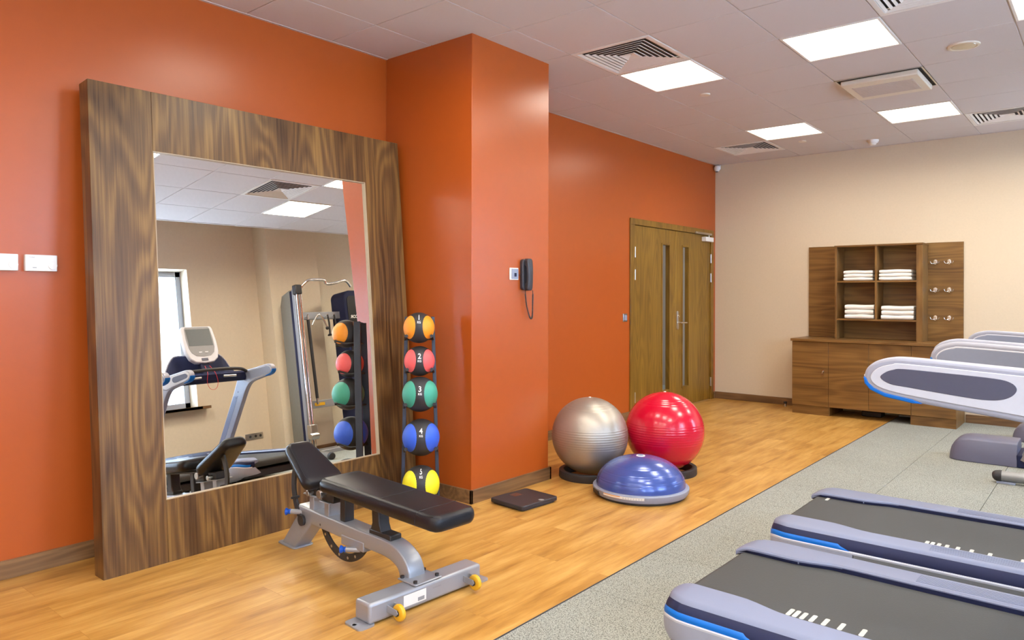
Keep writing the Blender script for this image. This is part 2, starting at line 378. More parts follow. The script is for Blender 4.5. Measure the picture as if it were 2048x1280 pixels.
# ------------------------------------------------------------------ ceiling
GX, GY, G = 1.056, 3.468, 0.6
def cell(i, j): return GX+G*i, GY+G*j
lights = {(i, j) for i in (0, 2, 4) for j in (-10, -6, -2, 2, 6)}
vents = {(0, 1), (3, 1), (-1, 7), (3, 7), (3, -7), (0, -7)}
acs = {(2, 4), (2, -4)}
skip = lights | vents | acs
bm = BM(); gp = 0.003
for i in range(-2, 6):
    for j in range(-12, 9):
        if (i, j) in skip: continue
        x, y = cell(i, j); x0, x1 = max(x, 0), min(x+G, 4.656); y0, y1 = max(y, BY), min(y+G, FY)
        if x1-x0 < 0.01 or y1-y0 < 0.01: continue
        box(bm, x0+gp, x1-gp, y0+gp, y1-gp, H, H+0.02)
ceil = struct('ceiling', bm, 'ceil', bevel=0.002)
bm = BM(); i = -1
while GX+G*i < 4.7:
    x = GX+G*i; box(bm, x-0.012, x+0.012, BY, FY, H+0.006, H+0.03); i += 1
j = -11
while GY+G*j < FY:
    y = GY+G*j; box(bm, 0, 4.656, y-0.012, y+0.012, H+0.0055, H+0.0295); j += 1
box(bm, 0, 0.02, BY, FY, H-0.003, H+0.02); box(bm, 0.0, 4.656, FY-0.02, FY, H-0.003, H+0.02)
obj('ceiling_grid', bm, 'grid', ceil)
bm = BM(); box(bm, -0.15, WX+0.3, BY-0.15, FY+0.15, 3.25, 3.4); box(bm, 4.656, 4.68, BY, FY, H-0.004, 3.25); struct('ceiling_slab', bm, 'ceil')

def make_light():
    t = thing('ceiling_light', '', 'light')
    f = BM(); a, b = 0.006, 0.022
    for (x0, x1, y0, y1) in ((a, G-a, a, b), (a, G-a, G-b, G-a), (a, b, b, G-b), (G-b, G-a, b, G-b)): box(f, x0, x1, y0, y1, -0.004, 0.03)
    obj('frame', f, 'white_metal', t, bevel=0.002)
    d = BM(); box(d, b, G-b, b, G-b, 0.002, 0.012); obj('diffuser', d, 'lamp', t, label='glowing white diffuser')
    return t
def lamp_light(x, y, k=1.0):
    ld = bpy.data.lights.new('panel_light', 'AREA'); ld.shape = 'SQUARE'; ld.size = G-0.05; ld.energy = PANEL_W*k; ld.color = LAMPC; ld.spread = math.radians(PANEL_SPREAD)
    lo = bpy.data.objects.new('panel_light', ld); COL.objects.link(lo); lo.location = (x+G/2, y+G/2, (H if x > 0 else 2.78)-0.006)
rowname = {-10: 'behind the camera, farthest back row', -6: 'behind the camera near the thermostats', -2: 'in the row above the bench', 2: 'in the row level with the large air grilles', 6: 'in the far row near the beige wall'}
colname = {0: 'nearest the orange wall', 2: 'in the middle line', 4: 'nearest the windows'}
special = {(0, 2): 'square glowing ceiling light right behind the large air grille by the orange column', (2, 2): 'largest square glowing ceiling light, in front of the cream cassette unit',
           (0, 6): 'square glowing ceiling light in the far row, left one above the double door', (2, 6): 'square glowing ceiling light in the far row, right one behind the cream cassette unit',
           (4, 2): 'square glowing ceiling light cut off at the top right corner of the photo'}
L0 = None
for (i, j) in sorted(lights):
    lab = special.get((i, j), 'square ceiling light %s, %s' % (colname[i], rowname[j]))
    if L0 is None: L0 = make_light(); L = L0
    else: L = dup(L0)
    x, y = cell(i, j); lamp_light(x, y, {0: 0.85, 2: 1.0, 4: 1.8}[i]); L.location = (x, y, H); L['label'] = lab; L['group'] = 'square ceiling light panels'

def make_vent():
    t = thing('ceiling_vent', '', 'vent')
    f = BM(); c = G/2
    def ring(bm, h0, h1, z0, z1):   # square ring, outer half size h0 (low) inner h1 (high)
        lo = [(c-h0, c-h0, z0), (c+h0, c-h0, z0), (c+h0, c+h0, z0), (c-h0, c+h0, z0)]
        hi = [(c-h1, c-h1, z1), (c+h1, c-h1, z1), (c+h1, c+h1, z1), (c-h1, c+h1, z1)]
        lo2 = [(p[0], p[1], p[2]+0.003) for p in lo]; hi2 = [(p[0], p[1], p[2]+0.003) for p in hi]
        A = [bm.verts.new(p) for p in lo]; B = [bm.verts.new(p) for p in hi]; A2 = [bm.verts.new(p) for p in lo2]; B2 = [bm.verts.new(p) for p in hi2]
        for k in range(4):
            n = (k+1) % 4
            bm.faces.new((A[k], A[n], B[n], B[k])); bm.faces.new((A2[k], B2[k], B2[n], A2[n])); bm.faces.new((A[k], A2[k], A2[n], A[n])); bm.faces.new((B[k], B[n], B2[n], B2[k]))
    for (x0, x1, y0, y1) in ((0.004, G-0.004, 0.004, 0.035), (0.004, G-0.004, G-0.035, G-0.004), (0.004, 0.035, 0.035, G-0.035), (G-0.035, G-0.004, 0.035, G-0.035)):
        box(f, x0, x1, y0, y1, -0.003, 0.01)
    obj('frame', f, 'white_metal', t, bevel=0.0015)
    s = BM(); h = 0.262
    while h > 0.05:
        ring(s, h, h-0.015, 0.0, 0.006); h -= 0.034
    ring(s, 0.048, 0.004, 0.0, 0.012)
    obj('louvres', s, 'white_metal', t, angle=20)
    b = BM(); box(b, 0.01, G-0.01, 0.01, G-0.01, 0.035, 0.045); obj('duct', b, 'void', t)
    return t
vl = {(0, 1): 'square louvred ceiling grille beside the orange column top', (3, 1): 'square louvred ceiling grille cut by the top edge, right of the largest light',
      (-1, 7): 'small looking square louvred grille at the far end by the orange wall', (3, 7): 'square louvred grille at the right edge near the beige wall',
      (3, -7): 'square louvred ceiling grille behind the camera by the windows', (0, -7): 'square louvred ceiling grille behind the camera by the orange wall'}
V0 = None
for k in sorted(vents):
    V = make_vent() if V0 is None else dup(V0)
    V0 = V0 or V
    x, y = cell(*k); V.location = (x, y, H); V['label'] = vl[k]; V['group'] = 'louvred ceiling grilles'
def make_ac():
    t = thing('air_conditioner', '', 'air conditioner')
    b = BM(); box(b, 0.0, G, 0.0, G, 0.012, 0.03); obj('recess', b, 'void', t)
    s = BM(); box(s, 0.035, G-0.035, 0.035, G-0.035, -0.040, 0.000); obj('cover_panel', s, 'cream', t, bevel=0.008)
    gr = BM()
    for q in range(16):
        y = 0.15+q*0.02; box(gr, 0.10, G-0.10, y, y+0.013, -0.043, -0.0395)
    box(gr, 0.09, 0.10, 0.14, 0.47, -0.043, -0.0395); box(gr, G-0.10, G-0.09, 0.14, 0.47, -0.043, -0.0395)
    obj('intake_grille', gr, 'grid', t)
    fr = BM()
    for (x0, x1, y0, y1) in ((0.0, G, 0.0, 0.012), (0.0, G, G-0.012, G), (0, 0.012, 0, G), (G-0.012, G, 0, G)): box(fr, x0, x1, y0, y1, -0.003, 0.02)
    obj('frame', fr, 'steel', t)
    return t
A = make_ac(); A.location = (*cell(2, 4), H); A['label'] = 'cream ceiling cassette air conditioner between the two right hand lights'
A2 = dup(A, loc=(*cell(2, -4), H), label='cream ceiling cassette air conditioner behind the camera')
def disc(name, prof, m, x, y, label, cat):
    b = BM(); lathe(b, prof, 40); o = obj(name, b, m, loc=(x, y, H)); tag(o, label, cat); return o
s = disc('ceiling_speaker', [(0, -0.006), (0.072, -0.006), (0.078, -0.010), (0.092, -0.008), (0.095, 0.0), (0.095, 0.003), (0, 0.003)], 'cream', 3.152, 5.555, 'round cream ceiling speaker with grey mesh at upper right', 'speaker')
b = BM(); lathe(b, [(0, -0.0085), (0.070, -0.0085), (0.071, -0.007), (0, -0.0065)], 40); obj('speaker_mesh', b, 'steel', s)
for (x, y, lb) in ((1.34, 5.57, 'flat round sprinkler cap beside the light near the column'), (1.347, 7.93, 'flat round sprinkler cap at the far end by the small grille')):
    disc('sprinkler_cap', [(0, -0.012), (0.036, -0.012), (0.04, -0.008), (0.04, 0.002), (0, 0.002)], 'cream', x, y, lb, 'sprinkler')
t = thing('smoke_detector', 'white dome smoke detector on the ceiling before the beige wall', 'smoke detector', (1.935, 8.36, H))
b = BM(); lathe(b, [(0, -0.02), (0.055, -0.02), (0.058, 0), (0, 0)], 36); obj('base', b, 'offwhite', t)
b = BM(); lathe(b, [(0, -0.055), (0.026, -0.052), (0.034, -0.04), (0.036, -0.034), (0.046, -0.03), (0.048, -0.02), (0, -0.02)], 36); obj('sensor_dome', b, 'offwhite', t)
t = thing('security_camera', 'small white dome camera in the ceiling corner above the door', 'camera', (0.045, FY, 2.90))
b = BM(); box(b, -0.03, 0.03, -0.03, 0.0, -0.01, 0.045); obj('mount', b, 'offwhite', t, bevel=0.006)
b = BM(); lathe(b, [(0, -0.045), (0.02, -0.040), (0.034, -0.022), (0.038, 0.0), (0.034, 0.02), (0.02, 0.033), (0, 0.036)], 32, c=(0, -0.05, 0)); obj('dome', b, 'offwhite', t)
b = BM(); lathe(b, [(0, -0.050), (0.014, -0.047), (0.021, -0.04), (0, -0.04)], 24, c=(0, -0.055, 0)); obj('lens', b, 'phone', t)

# ------------------------------------------------------------------ double door
def slot_leaf(y0, y1, g0, g1, z0=0.005, z1=2.045, gz0=0.215, gz1=1.885):
    b = BM(); x0, x1 = -0.045, -0.002
    box(b, x0, x1, y0, g0, z0, z1); box(b, x0, x1, g1, y1, z0, z1); box(b, x0, x1, g0, g1, z0, gz0); box(b, x0, x1, g0, g1, gz1, z1)
    return b
fr = BM()
fw = 0.095
box(fr, -0.10, 0.014, 6.640, 6.735, 0, 2.05); box(fr, -0.10, 0.014, 8.605, 8.675, 0, 2.05); box(fr, -0.10, 0.014, 6.640, 8.675, 2.05, 2.115)
door = struct('door_1', fr, 'door', bevel=0.003)
for (y0, y1, g0, g1, hy) in ((6.738, 7.668, 7.345, 7.535, 6.738), (7.672, 8.602, 7.838, 8.018, 8.602)):
    lf = obj('door_leaf', slot_leaf(y0, y1, g0, g1), 'door', door, bevel=0.0015)
    lf.name = 'door_leaf'
    bd = BM()
    for (a, b_, c, d) in ((g0-0.004, g0+0.014, 0.211, 1.889), (g1-0.014, g1+0.004, 0.211, 1.889)): box(bd, -0.05, 0.004, a, b_, c, d)
    box(bd, -0.05, 0.004, g0, g1, 0.211, 0.229); box(bd, -0.05, 0.004, g0, g1, 1.871, 1.889)
    obj('glazing_bead', bd, 'door', lf, bevel=0.001)
    gl = BM(); box(gl, -0.012, -0.007, g0+0.012, g1-0.012, 0.225, 1.875); obj('glass_pane', gl, 'glass', lf)
    for hz in (1.76, 1.52, 0.22):
        h = BM(); cyl(h, (0.008, hy, hz-0.055), (0.008, hy, hz+0.055), 0.010, 12); obj('hinge', h, 'steel', lf)
hd = BM(); prism(hd, rrect(7.698, 7.742, 0.905, 1.12, 0.02), -0.002, 0.010, 'X')
hp = obj('door_handle', hd, 'steel', door, bevel=0.002)
hh = BM(); cyl(hh, (0.0, 7.72, 0.985), (0.055, 7.72, 0.985), 0.010, 14); tube(hh, [(0.05, 7.715, 0.985), (0.055, 7.75, 0.985), (0.055, 7.85, 0.982)], 0.009, 12); obj('lever', hh, 'chrome', hp)
hk = BM(); cyl(hk, (0.008, 7.72, 1.06), (0.022, 7.72, 1.06), 0.013, 16); obj('lock_cylinder', hk, 'chrome', hp)
dc = BM(); box(dc, -0.002, 0.055, 8.36, 8.585, 1.965, 2.02); cl = obj('door_closer', dc, 'offwhite', door, bevel=0.004)
ar = BM(); box(ar, 0.02, 0.045, 8.13, 8.56, 2.045, 2.07); cyl(ar, (0.03, 8.50, 2.0), (0.03, 8.50, 2.06), 0.01, 10); obj('closer_arm', ar, 'steel', cl, bevel=0.003)
# corridor beyond the glass
bm = BM(); box(bm, -2.1, -2.0, 5.5, 10.0, -0.01, 2.8); box(bm, -2.0, -0.15, 5.4, 5.5, 0, 2.8); box(bm, -2.0, -0.15, 9.5, 9.6, 0, 2.8)
for k in range(9): box(bm, -2.0, -1.985, 5.5, 9.5, 0.25+k*0.28, 0.256+k*0.28)
struct('wall_corridor', bm, 'glassgrey')
bm = BM(); box(bm, -2.1, -0.15, 5.4, 9.6, -0.08, 0.0); struct('floor_corridor', bm, 'rubber')
bm = BM(); box(bm, -2.1, -0.15, 5.4, 9.6, 2.8, 2.9); struct('ceiling_corridor', bm, 'ceil')
lamp_light(-1.7, 7.0)  # unseen area lamp added to brighten the corridor behind the glass
c = thing('ceiling_light', 'unseen light panel added to brighten the corridor behind the double door', 'light', (-1.4, 7.3, 2.8), group='square ceiling light panels')
b = BM(); box(b, -0.3, 0.3, -0.3, 0.3, -0.02, 0.0); obj('frame', b, 'white_metal', c)
b = BM(); box(b, -0.27, 0.27, -0.27, 0.27, -0.024, -0.019); obj('diffuser', b, 'lamp', c)
# wall switch by the door
t = thing('light_switch', 'small square steel light switch left of the double door', 'switch', (0, 6.545, 1.07))
b = BM(); box(b, 0, 0.009, -0.04, 0.04, -0.042, 0.042); obj('plate', b, 'steel', t, bevel=0.003)
b = BM(); box(b, 0.009, 0.014, -0.026, 0.026, -0.028, 0.028); obj('rocker', b, 'grayplastic', t, bevel=0.002)
# door stop
t = thing('door_stop', 'small steel door stop on the floor by the beige wall', 'door stop', (0.93, 8.62, 0))
b = BM(); lathe(b, [(0, 0), (0.022, 0), (0.022, 0.004), (0.012, 0.008), (0.011, 0.045), (0, 0.045)], 24); obj('post', b, 'steel', t)
b = BM(); lathe(b, [(0, 0.02), (0.017, 0.02), (0.019, 0.032), (0.017, 0.044), (0, 0.044)], 24, c=(0, 0, 0.012)); obj('bumper', b, 'rubberblack', t)

# ================================================================== BIG LEANING MIRROR
TILT = math.radians(5.05)
mir = thing('wall_mirror', 'huge floor mirror in a wide walnut frame leaning on the orange wall', 'mirror', (0.373, 1.362, 0.0), (0, -TILT, 0))
FW, FL, FB, FT = 1.938, 2.345, 0.296, 0.10
b = BM(); box(b, -FT, 0, 0, FB, 0, FL); obj('frame_left_board', b, 'walnut', mir, bevel=0.0015)
b = BM(); box(b, -FT, 0, FW-FB, FW, 0, FL); obj('frame_right_board', b, 'walnut', mir, bevel=0.0015)
b = BM(); box(b, -FT, 0, FB+0.0006, FW-FB-0.0006, FL-0.304, FL); obj('frame_top_board', b, 'walnut', mir, bevel=0.0015)
b = BM(); box(b, -FT, 0, FB+0.0006, FW-FB-0.0006, 0, 0.301); obj('frame_bottom_board', b, 'walnut', mir, bevel=0.0015)
b = BM(); box(b, -0.03, -0.016, FB-0.01, FW-FB+0.01, 0.29, FL-0.294); obj('mirror_glass', b, 'mirror', mir, label='mirror glass')
b = BM(); ei = 0.004
box(b, -0.016, -0.001, FB, FB+ei, 0.301, FL-0.304); box(b, -0.016, -0.001, FW-FB-ei, FW-FB, 0.301, FL-0.304)
box(b, -0.016, -0.001, FB, FW-FB, 0.301, 0.301+ei); box(b, -0.016, -0.001, FB, FW-FB, FL-0.304-ei, FL-0.304)
obj('mirror_edge', b, 'edge', mir)
for y in (0.5, 1.38): b = BM(); box(b, -FT-0.062, -FT, y, y+0.06, 2.18, 2.22); obj('wall_bracket', b, 'blacksteel', mir)

# thermostats
def thermostat(y0, lab):
    t = thing('thermostat', lab, 'thermostat', (0, y0, 1.418), group='white thermostats on the orange wall')
    b = BM(); box(b, 0, 0.026, 0, 0.133, 0, 0.077); obj('housing', b, 'offwhite', t, bevel=0.003)
    b = BM(); lathe(b, [(0, 0.004), (0.0185, 0.004), (0.0195, 0.0), (0.0195, -0.002), (0, -0.002)], 32, c=(0.027, 0.113, 0.028), axis='X'); obj('dial', b, 'offwhite', t)
    b = BM(); box(b, 0.026, 0.0268, 0.030, 0.046, 0.015, 0.018); obj('slider', b, 'grey_print', t)
    b = textmesh('TONE', 0.009, lambda x, y, z: Vector((0.0264, 0.026+x, 0.064+y))); obj('lettering', b, 'grey_print', t)
    return t
thermostat(1.151, 'white thermostat with a dial, right one, nearest the mirror frame')
thermostat(0.990, 'white thermostat with a dial, left one, cut by the photo edge')

# ================================================================== ADJUSTABLE BENCH
bn = thing('weight_bench', 'adjustable black vinyl weight bench on silver frame before the mirror', 'bench', (0.60, 2.215, 0), (0, 0, math.radians(-3.3)))
def pad(x0, x1, w0, w1, t, r=0.03, n=10, endr=0.05):
    """rounded upholstered pad lofted along x; widths half w0..w1; top at z=0"""
    b = BM(); secs = []
    st = [0, 0.004, 0.012, 0.025, endr, endr*2] ; L = x1-x0
    xs_ = st + [L*q for q in (0.3, 0.5, 0.7)] + [L-q for q in reversed(st)]
    for x in xs_:
        e = min(x, L-x); k = 1.0
        sh = 0 if e >= endr else endr-math.sqrt(max(endr**2-(endr-e)**2, 0))
        hw = (w0+(w1-w0)*x/L) - sh*0.9
        zt = -0.0 - (0 if e >= 0.02 else 0.018*(1-e/0.02)**2)
        zb = -t + (0 if e >= 0.02 else 0.018*(1-e/0.02)**2)
        rr = min(r, (zt-zb)/2*0.98)
        pts = []
        for (cy, cz, a0) in ((hw-rr, zt-rr, 0), (-hw+rr, zt-rr, 90), (-hw+rr, zb+rr, 180), (hw-rr, zb+rr, 270)):
            for q in range(5):
                a = math.radians(a0+22.5*q); pts.append(Vector((x0+x, cy+rr*math.cos(a), cz+rr*math.sin(a))))
        secs.append(pts)
    loft(b, secs); return b
lp = obj('backrest_pad', pad(0.0, 0.86, 0.128, 0.122, 0.068), 'black_vinyl', bn, loc=(0.405, 0, 0.436), angle=60)
lp.rotation_euler = (0, math.radians(0.9), 0)
sm = BM()
for (x0, x1, y) in ((0.04, 0.83, -0.108), (0.04, 0.83, 0.108)): tube(sm, [(x0, y*1.0, -0.004), (x1, y*0.97, -0.004)], 0.0016, 6)
for x in (0.48, 0.735):
    tube(sm, [(x, y, -0.0005 if abs(y) < 0.105 else -0.010) for y in (-0.115, -0.10, -0.05, 0, 0.05, 0.10, 0.115)], 0.0016, 6)
    tube(sm, [(x, -0.122, -0.02), (x, -0.1245, -0.05)], 0.0016, 6)
tube(sm, [(0.735, -0.118, -0.012), (0.78, -0.117, -0.02), (0.815, -0.112, -0.045), (0.82, -0.11, -0.06)], 0.0016, 6)
obj('seam_piping', sm, 'seam', lp)
sp = obj('seat_pad', pad(0.0, 0.325, 0.075, 0.118, 0.062, endr=0.045), 'black_vinyl', bn, loc=(0.025, 0, 0.545), angle=60)
sp.rotation_euler = (0, math.radians(29), 0)
for s in (-1, 1): sm = BM(); tube(sm, [(0.04, s*0.063, -0.003), (0.28, s*0.097, -0.003)], 0.0015, 6); obj('seam_piping', sm, 'seam', sp)
# main beam with the curved front neck
def beam(cl, half_t, half_w):
    b = BM(); P = [Vector((p[0], 0, p[1])) for p in catmull([(x, 0, z) for x, z in cl], 4)] if False else [Vector((p.x, 0, p.z)) for p in catmull([(x, 0, z) for x, z in cl], 5)]
    secs = []
    for i, p in enumerate(P):
        a = P[max(i-1, 0)]; c = P[min(i+1, len(P)-1)]; t = (c-a).normalized(); n = Vector((-t.z, 0, t.x))
        rr = 0.008; pts = []
        for (cy, cn, a0) in ((half_w-rr, half_t-rr, 0), (-half_w+rr, half_t-rr, 90), (-half_w+rr, -half_t+rr, 180), (half_w-rr, -half_t+rr, 270)):
            for q in range(4):
                an = math.radians(a0+30*q); pts.append(p+Vector((0, 1, 0))*(cy+rr*math.cos(an))+n*(cn+rr*math.sin(an)))
        secs.append(pts)
    loft(b, secs); return b
neck = [(0.10, 0.196), (0.30, 0.194), (0.50, 0.188), (0.68, 0.182), (0.80, 0.172), (0.88, 0.160), (0.950, 0.145), (1.005, 0.125), (1.035, 0.11)]
neck = [(0.10, 0.196), (0.35, 0.190), (0.62, 0.184), (0.74, 0.184), (0.83, 0.182), (0.895, 0.171), (0.945, 0.146), (0.968, 0.115), (0.975, 0.088)]
obj('main_beam', beam(neck, 0.036, 0.045), 'silver', bn, angle=50)
b = BM(); prism(b, [(-0.055, 0.0), (0.075, 0.0), (0.235, 0.165), (0.235, 0.215), (0.13, 0.215)], -0.045, 0.045, 'Y'); obj('rear_leg', b, 'silver', bn, bevel=0.006)
b = BM(); prism(b, rrect(-0.075, 0.095, -0.06, 0.06, 0.02), 0.0, 0.008, 'Z'); obj('foot_plate', b, 'silver', bn, bevel=0.002)
# front cross bar
b = BM(); box(b, 0.99, 1.09, -0.31, 0.305, 0.007, 0.088); fb = obj('front_crossbar', b, 'silver', bn, bevel=0.012, seg=3)
for s in (-1, 1):
    b = BM(); yy = -0.31 if s < 0 else 0.305
    prism(b, rrect(0.985, 1.095, min(yy-s*0.03, yy+s*0.05), max(yy-s*0.03, yy+s*0.05), 0.018), 0, 0.0075, 'Z')
    cyl(b, (1.04, yy+s*0.035, 0.007), (1.04, yy+s*0.035, 0.0075), 0.009, 12)
    obj('foot_plate', b, 'silver', bn, bevel=0.002)
    y0 = -0.205 if s < 0 else 0.215
    wh = BM(); lathe(wh, [(0.012, -0.011), (0.026, -0.012), (0.032, -0.008), (0.034, 0), (0.032, 0.008), (0.026, 0.012), (0.012, 0.011), (0.012, -0.011)], 32, c=(1.145, y0, 0.042), axis='Y')
    wo = obj('transport_wheel', wh, 'yellow', bn, label='yellow wheel')
    ax = BM(); cyl(ax, (1.145, y0-0.018, 0.042), (1.145, y0+0.018, 0.042), 0.012, 16); obj('axle', ax, 'blacksteel', wo)
    fk = BM()
    for d in (-0.018, 0.018): prism(fk, [(1.085, 0.035), (1.085, 0.062), (1.15, 0.058), (1.157, 0.045), (1.148, 0.033)], y0+d-0.0015, y0+d+0.0015, 'Y')
    obj('wheel_fork', fk, 'silver', wo)
b = BM(); box(b, 0.965, 1.085, -0.075, 0.075, 0.088, 0.096)
mp_ = obj('mounting_plate', b, 'silver', bn, bevel=0.004)
for x in (0.98, 1.068):
    for y in (-0.06, 0.06): b = BM(); cyl(b, (x, y, 0.096), (x, y, 0.106), 0.009, 6); obj('bolt', b, 'blacksteel', mp_)
b = BM(); box(b, 1.0903, 1.0913, -0.14, -0.02, 0.025, 0.072); lb = obj('sticker', b, 'label', bn)
b = BM(); box(b, 1.0914, 1.0918, -0.065, -0.03, 0.03, 0.045); obj('barcode', b, 'grey_print', lb)
# pad supports
for x, a_, c_, h_ in ((0.20, 0.165, 0.275, 0.30), (0.335, 0.31, 0.40, 0.29)):
    b = BM(); box(b, x, x+0.04, -0.035, 0.035, 0.21, h_); box(b, a_, c_, -0.05, 0.05, h_, h_+0.006); obj('support_post', b, 'silver', bn, bevel=0.003)
b = BM(); box(b, 0.19, 0.27, -0.04, 0.04, 0.306, 0.35); box(b, 0.32, 0.42, -0.04, 0.04, 0.296, 0.34); box(b, 0.40, 1.0, -0.03, 0.03, 0.345, 0.36); box(b, 0.46, 0.50, -0.028, 0.028, 0.22, 0.35)
prism(b, [(0.700, 0.215), (0.80, 0.215), (0.775, 0.27), (0.765, 0.36), (0.715, 0.36), (0.72, 0.27)], -0.03, 0.03, 'Y'); box(b, 0.70, 0.86, -0.032, 0.032, 0.215, 0.24)
obj('pad_bracket', b, 'blacksteel', bn, bevel=0.005)
b = BM(); cyl(b, (0.345, -0.075, 0.335), (0.345, 0.075, 0.335), 0.020, 20); cyl(b, (0.235, -0.07, 0.32), (0.235, 0.07, 0.32), 0.014, 20); obj('pivot_pin', b, 'steel', bn, label='shiny steel pivot pin', bevel=0.002)
def arcband(cx, cz, R0, R1, a0, a1, y0, y1, n=28):
    b = BM(); secs = []
    for k in range(n+1):
        a = math.radians(a0+(a1-a0)*k/n); c, s_ = math.cos(a), math.sin(a)
        secs.append([Vector((cx+R0*c, y0, cz+R0*s_)), Vector((cx+R1*c, y0, cz+R1*s_)), Vector((cx+R1*c, y1, cz+R1*s_)), Vector((cx+R0*c, y1, cz+R0*s_))])
    loft(b, secs); return b
b = arcband(0.495, 0.262, 0.185, 0.223, 205, 325, -0.03, -0.018)
cyl(b, (0.315, -0.045, 0.175), (0.315, -0.01, 0.175), 0.008, 10)
ag = obj('adjustment_arc', b, 'rubberblack', bn, bevel=0.002)
for a in (220, 240, 260, 280, 298):
    b = BM(); a = math.radians(a); c_ = (0.495+0.204*math.cos(a), 0.262+0.204*math.sin(a)); cyl(b, (c_[0], -0.0312, c_[1]), (c_[0], -0.0305, c_[1]), 0.007, 12); obj('arc_hole', b, 'steel', ag)
b = arcband(0.29, 0.335, 0.205, 0.24, 150, 232, -0.05, -0.038)
cyl(b, (0.155, -0.06, 0.165), (0.155, -0.02, 0.165), 0.028, 20); cyl(b, (0.095, -0.075, 0.27), (0.095, -0.03, 0.27), 0.007, 10)
obj('adjustment_arc', b, 'rubberblack', bn, bevel=0.002)
for (x, z, kx) in ((0.06, 0.20, 0.0), (0.55, 0.125, 0.0)):
    b = BM(); cyl(b, (x+0.03, -0.073, z), (x+0.085, -0.03, z), 0.013, 16)
    kb = obj('knob_stem', b, 'silver', bn)
    b = BM(); fr_ = Vector((x+0.03, -0.073, z)); d = Vector((-0.74, -0.67, 0))
    tube(b, [fr_, fr_+d*0.006, fr_+d*0.012, fr_+d*0.018, fr_+d*0.026, fr_+d*0.03], [0.011, 0.014, 0.010, 0.016, 0.019, 0.014], 20); obj('pull_knob', b, 'blue', kb, label='blue knob')
b = BM(); box(b, 0.50, 0.68, -0.048, 0.048, 0.125, 0.170); obj('reinforcing_plate', b, 'silver', bn, bevel=0.004)
b = textmesh('WARNING', 0.010, lambda x, y, z: Vector((1.0912, 0.04+x, 0.06+y))); obj('warning_print', b, 'grey_print', lb)

# ================================================================== MEDICINE BALL RACK
TL, BL_ = Vector((0.502, 3.084, 1.17)), Vector((0.560, 3.002, 0.0)); TR, BR_ = Vector((0.603, 3.214, 1.17)), Vector((0.690, 3.180, 0.0))
Fd = Vector((0.73, -0.683, 0)).normalized(); Sd = Vector((0.683, 0.73, 0)).normalized()
rk = thing('ball_rack', 'tall narrow black rack of medicine balls in the corner by the column', 'rack', (0.62, 3.08, 0))
O = Vector((0.62, 3.08, 0))
def bar(bm, a, b, wx, wy, dirx=Sd, diry=Fd):
    secs = []
    for p in (a, b): secs.append([p-O+dirx*sx*wx/2+diry*sy*wy/2 for sx, sy in ((-1, -1), (1, -1), (1, 1), (-1, 1))])
    loft(bm, secs)
for nm, a, b_ in (('upright', BL_, TL), ('upright', BR_, TR)):
    b = BM(); bar(b, a, b_, 0.022, 0.045); obj(nm, b, 'bluerack', rk, bevel=0.002)
b = BM(); bar(b, TL+Sd*0.0, TR, 0.02, 0.02); obj('top_bar', b, 'bluerack', rk)
b = BM(); bar(b, BL_+Vector((0, 0, 0.02))-Fd*0.02, BL_+Vector((0, 0, 0.02))+Fd*0.20, 0.03, 0.04, Sd, Vector((0, 0, 1))); bar(b, BR_+Vector((0, 0, 0.02))-Fd*0.02, BR_+Vector((0, 0, 0.02))+Fd*0.20, 0.03, 0.04, Sd, Vector((0, 0, 1)))
bar(b, BL_+Vector((0, 0, 0.02)), BR_+Vector((0, 0, 0.02)), 0.03, 0.04, Fd, Vector((0, 0, 1))); obj('foot', b, 'bluerack', rk, bevel=0.002)
BALLS = [((0.622, 3.079, 1.105), 0.0945, 'b_orange', '1', 'orange and black medicine ball marked 1, topmost on the rack'),
         ((0.624, 3.082, 0.900), 0.0925, 'b_red', '2', 'coral red and black medicine ball marked 2, second on the rack'),
         ((0.650, 3.062, 0.700), 0.107, 'b_green', '3', 'teal green and black medicine ball marked 3, middle of the rack'),
         ((0.662, 3.060, 0.438), 0.112, 'b_blue', '4', 'blue and black medicine ball marked 4, fourth on the rack'),
         ((0.695, 3.030, 0.165), 0.111, 'b_yellow', '5', 'yellow and black medicine ball marked 5, lowest, half hidden by the bench')]
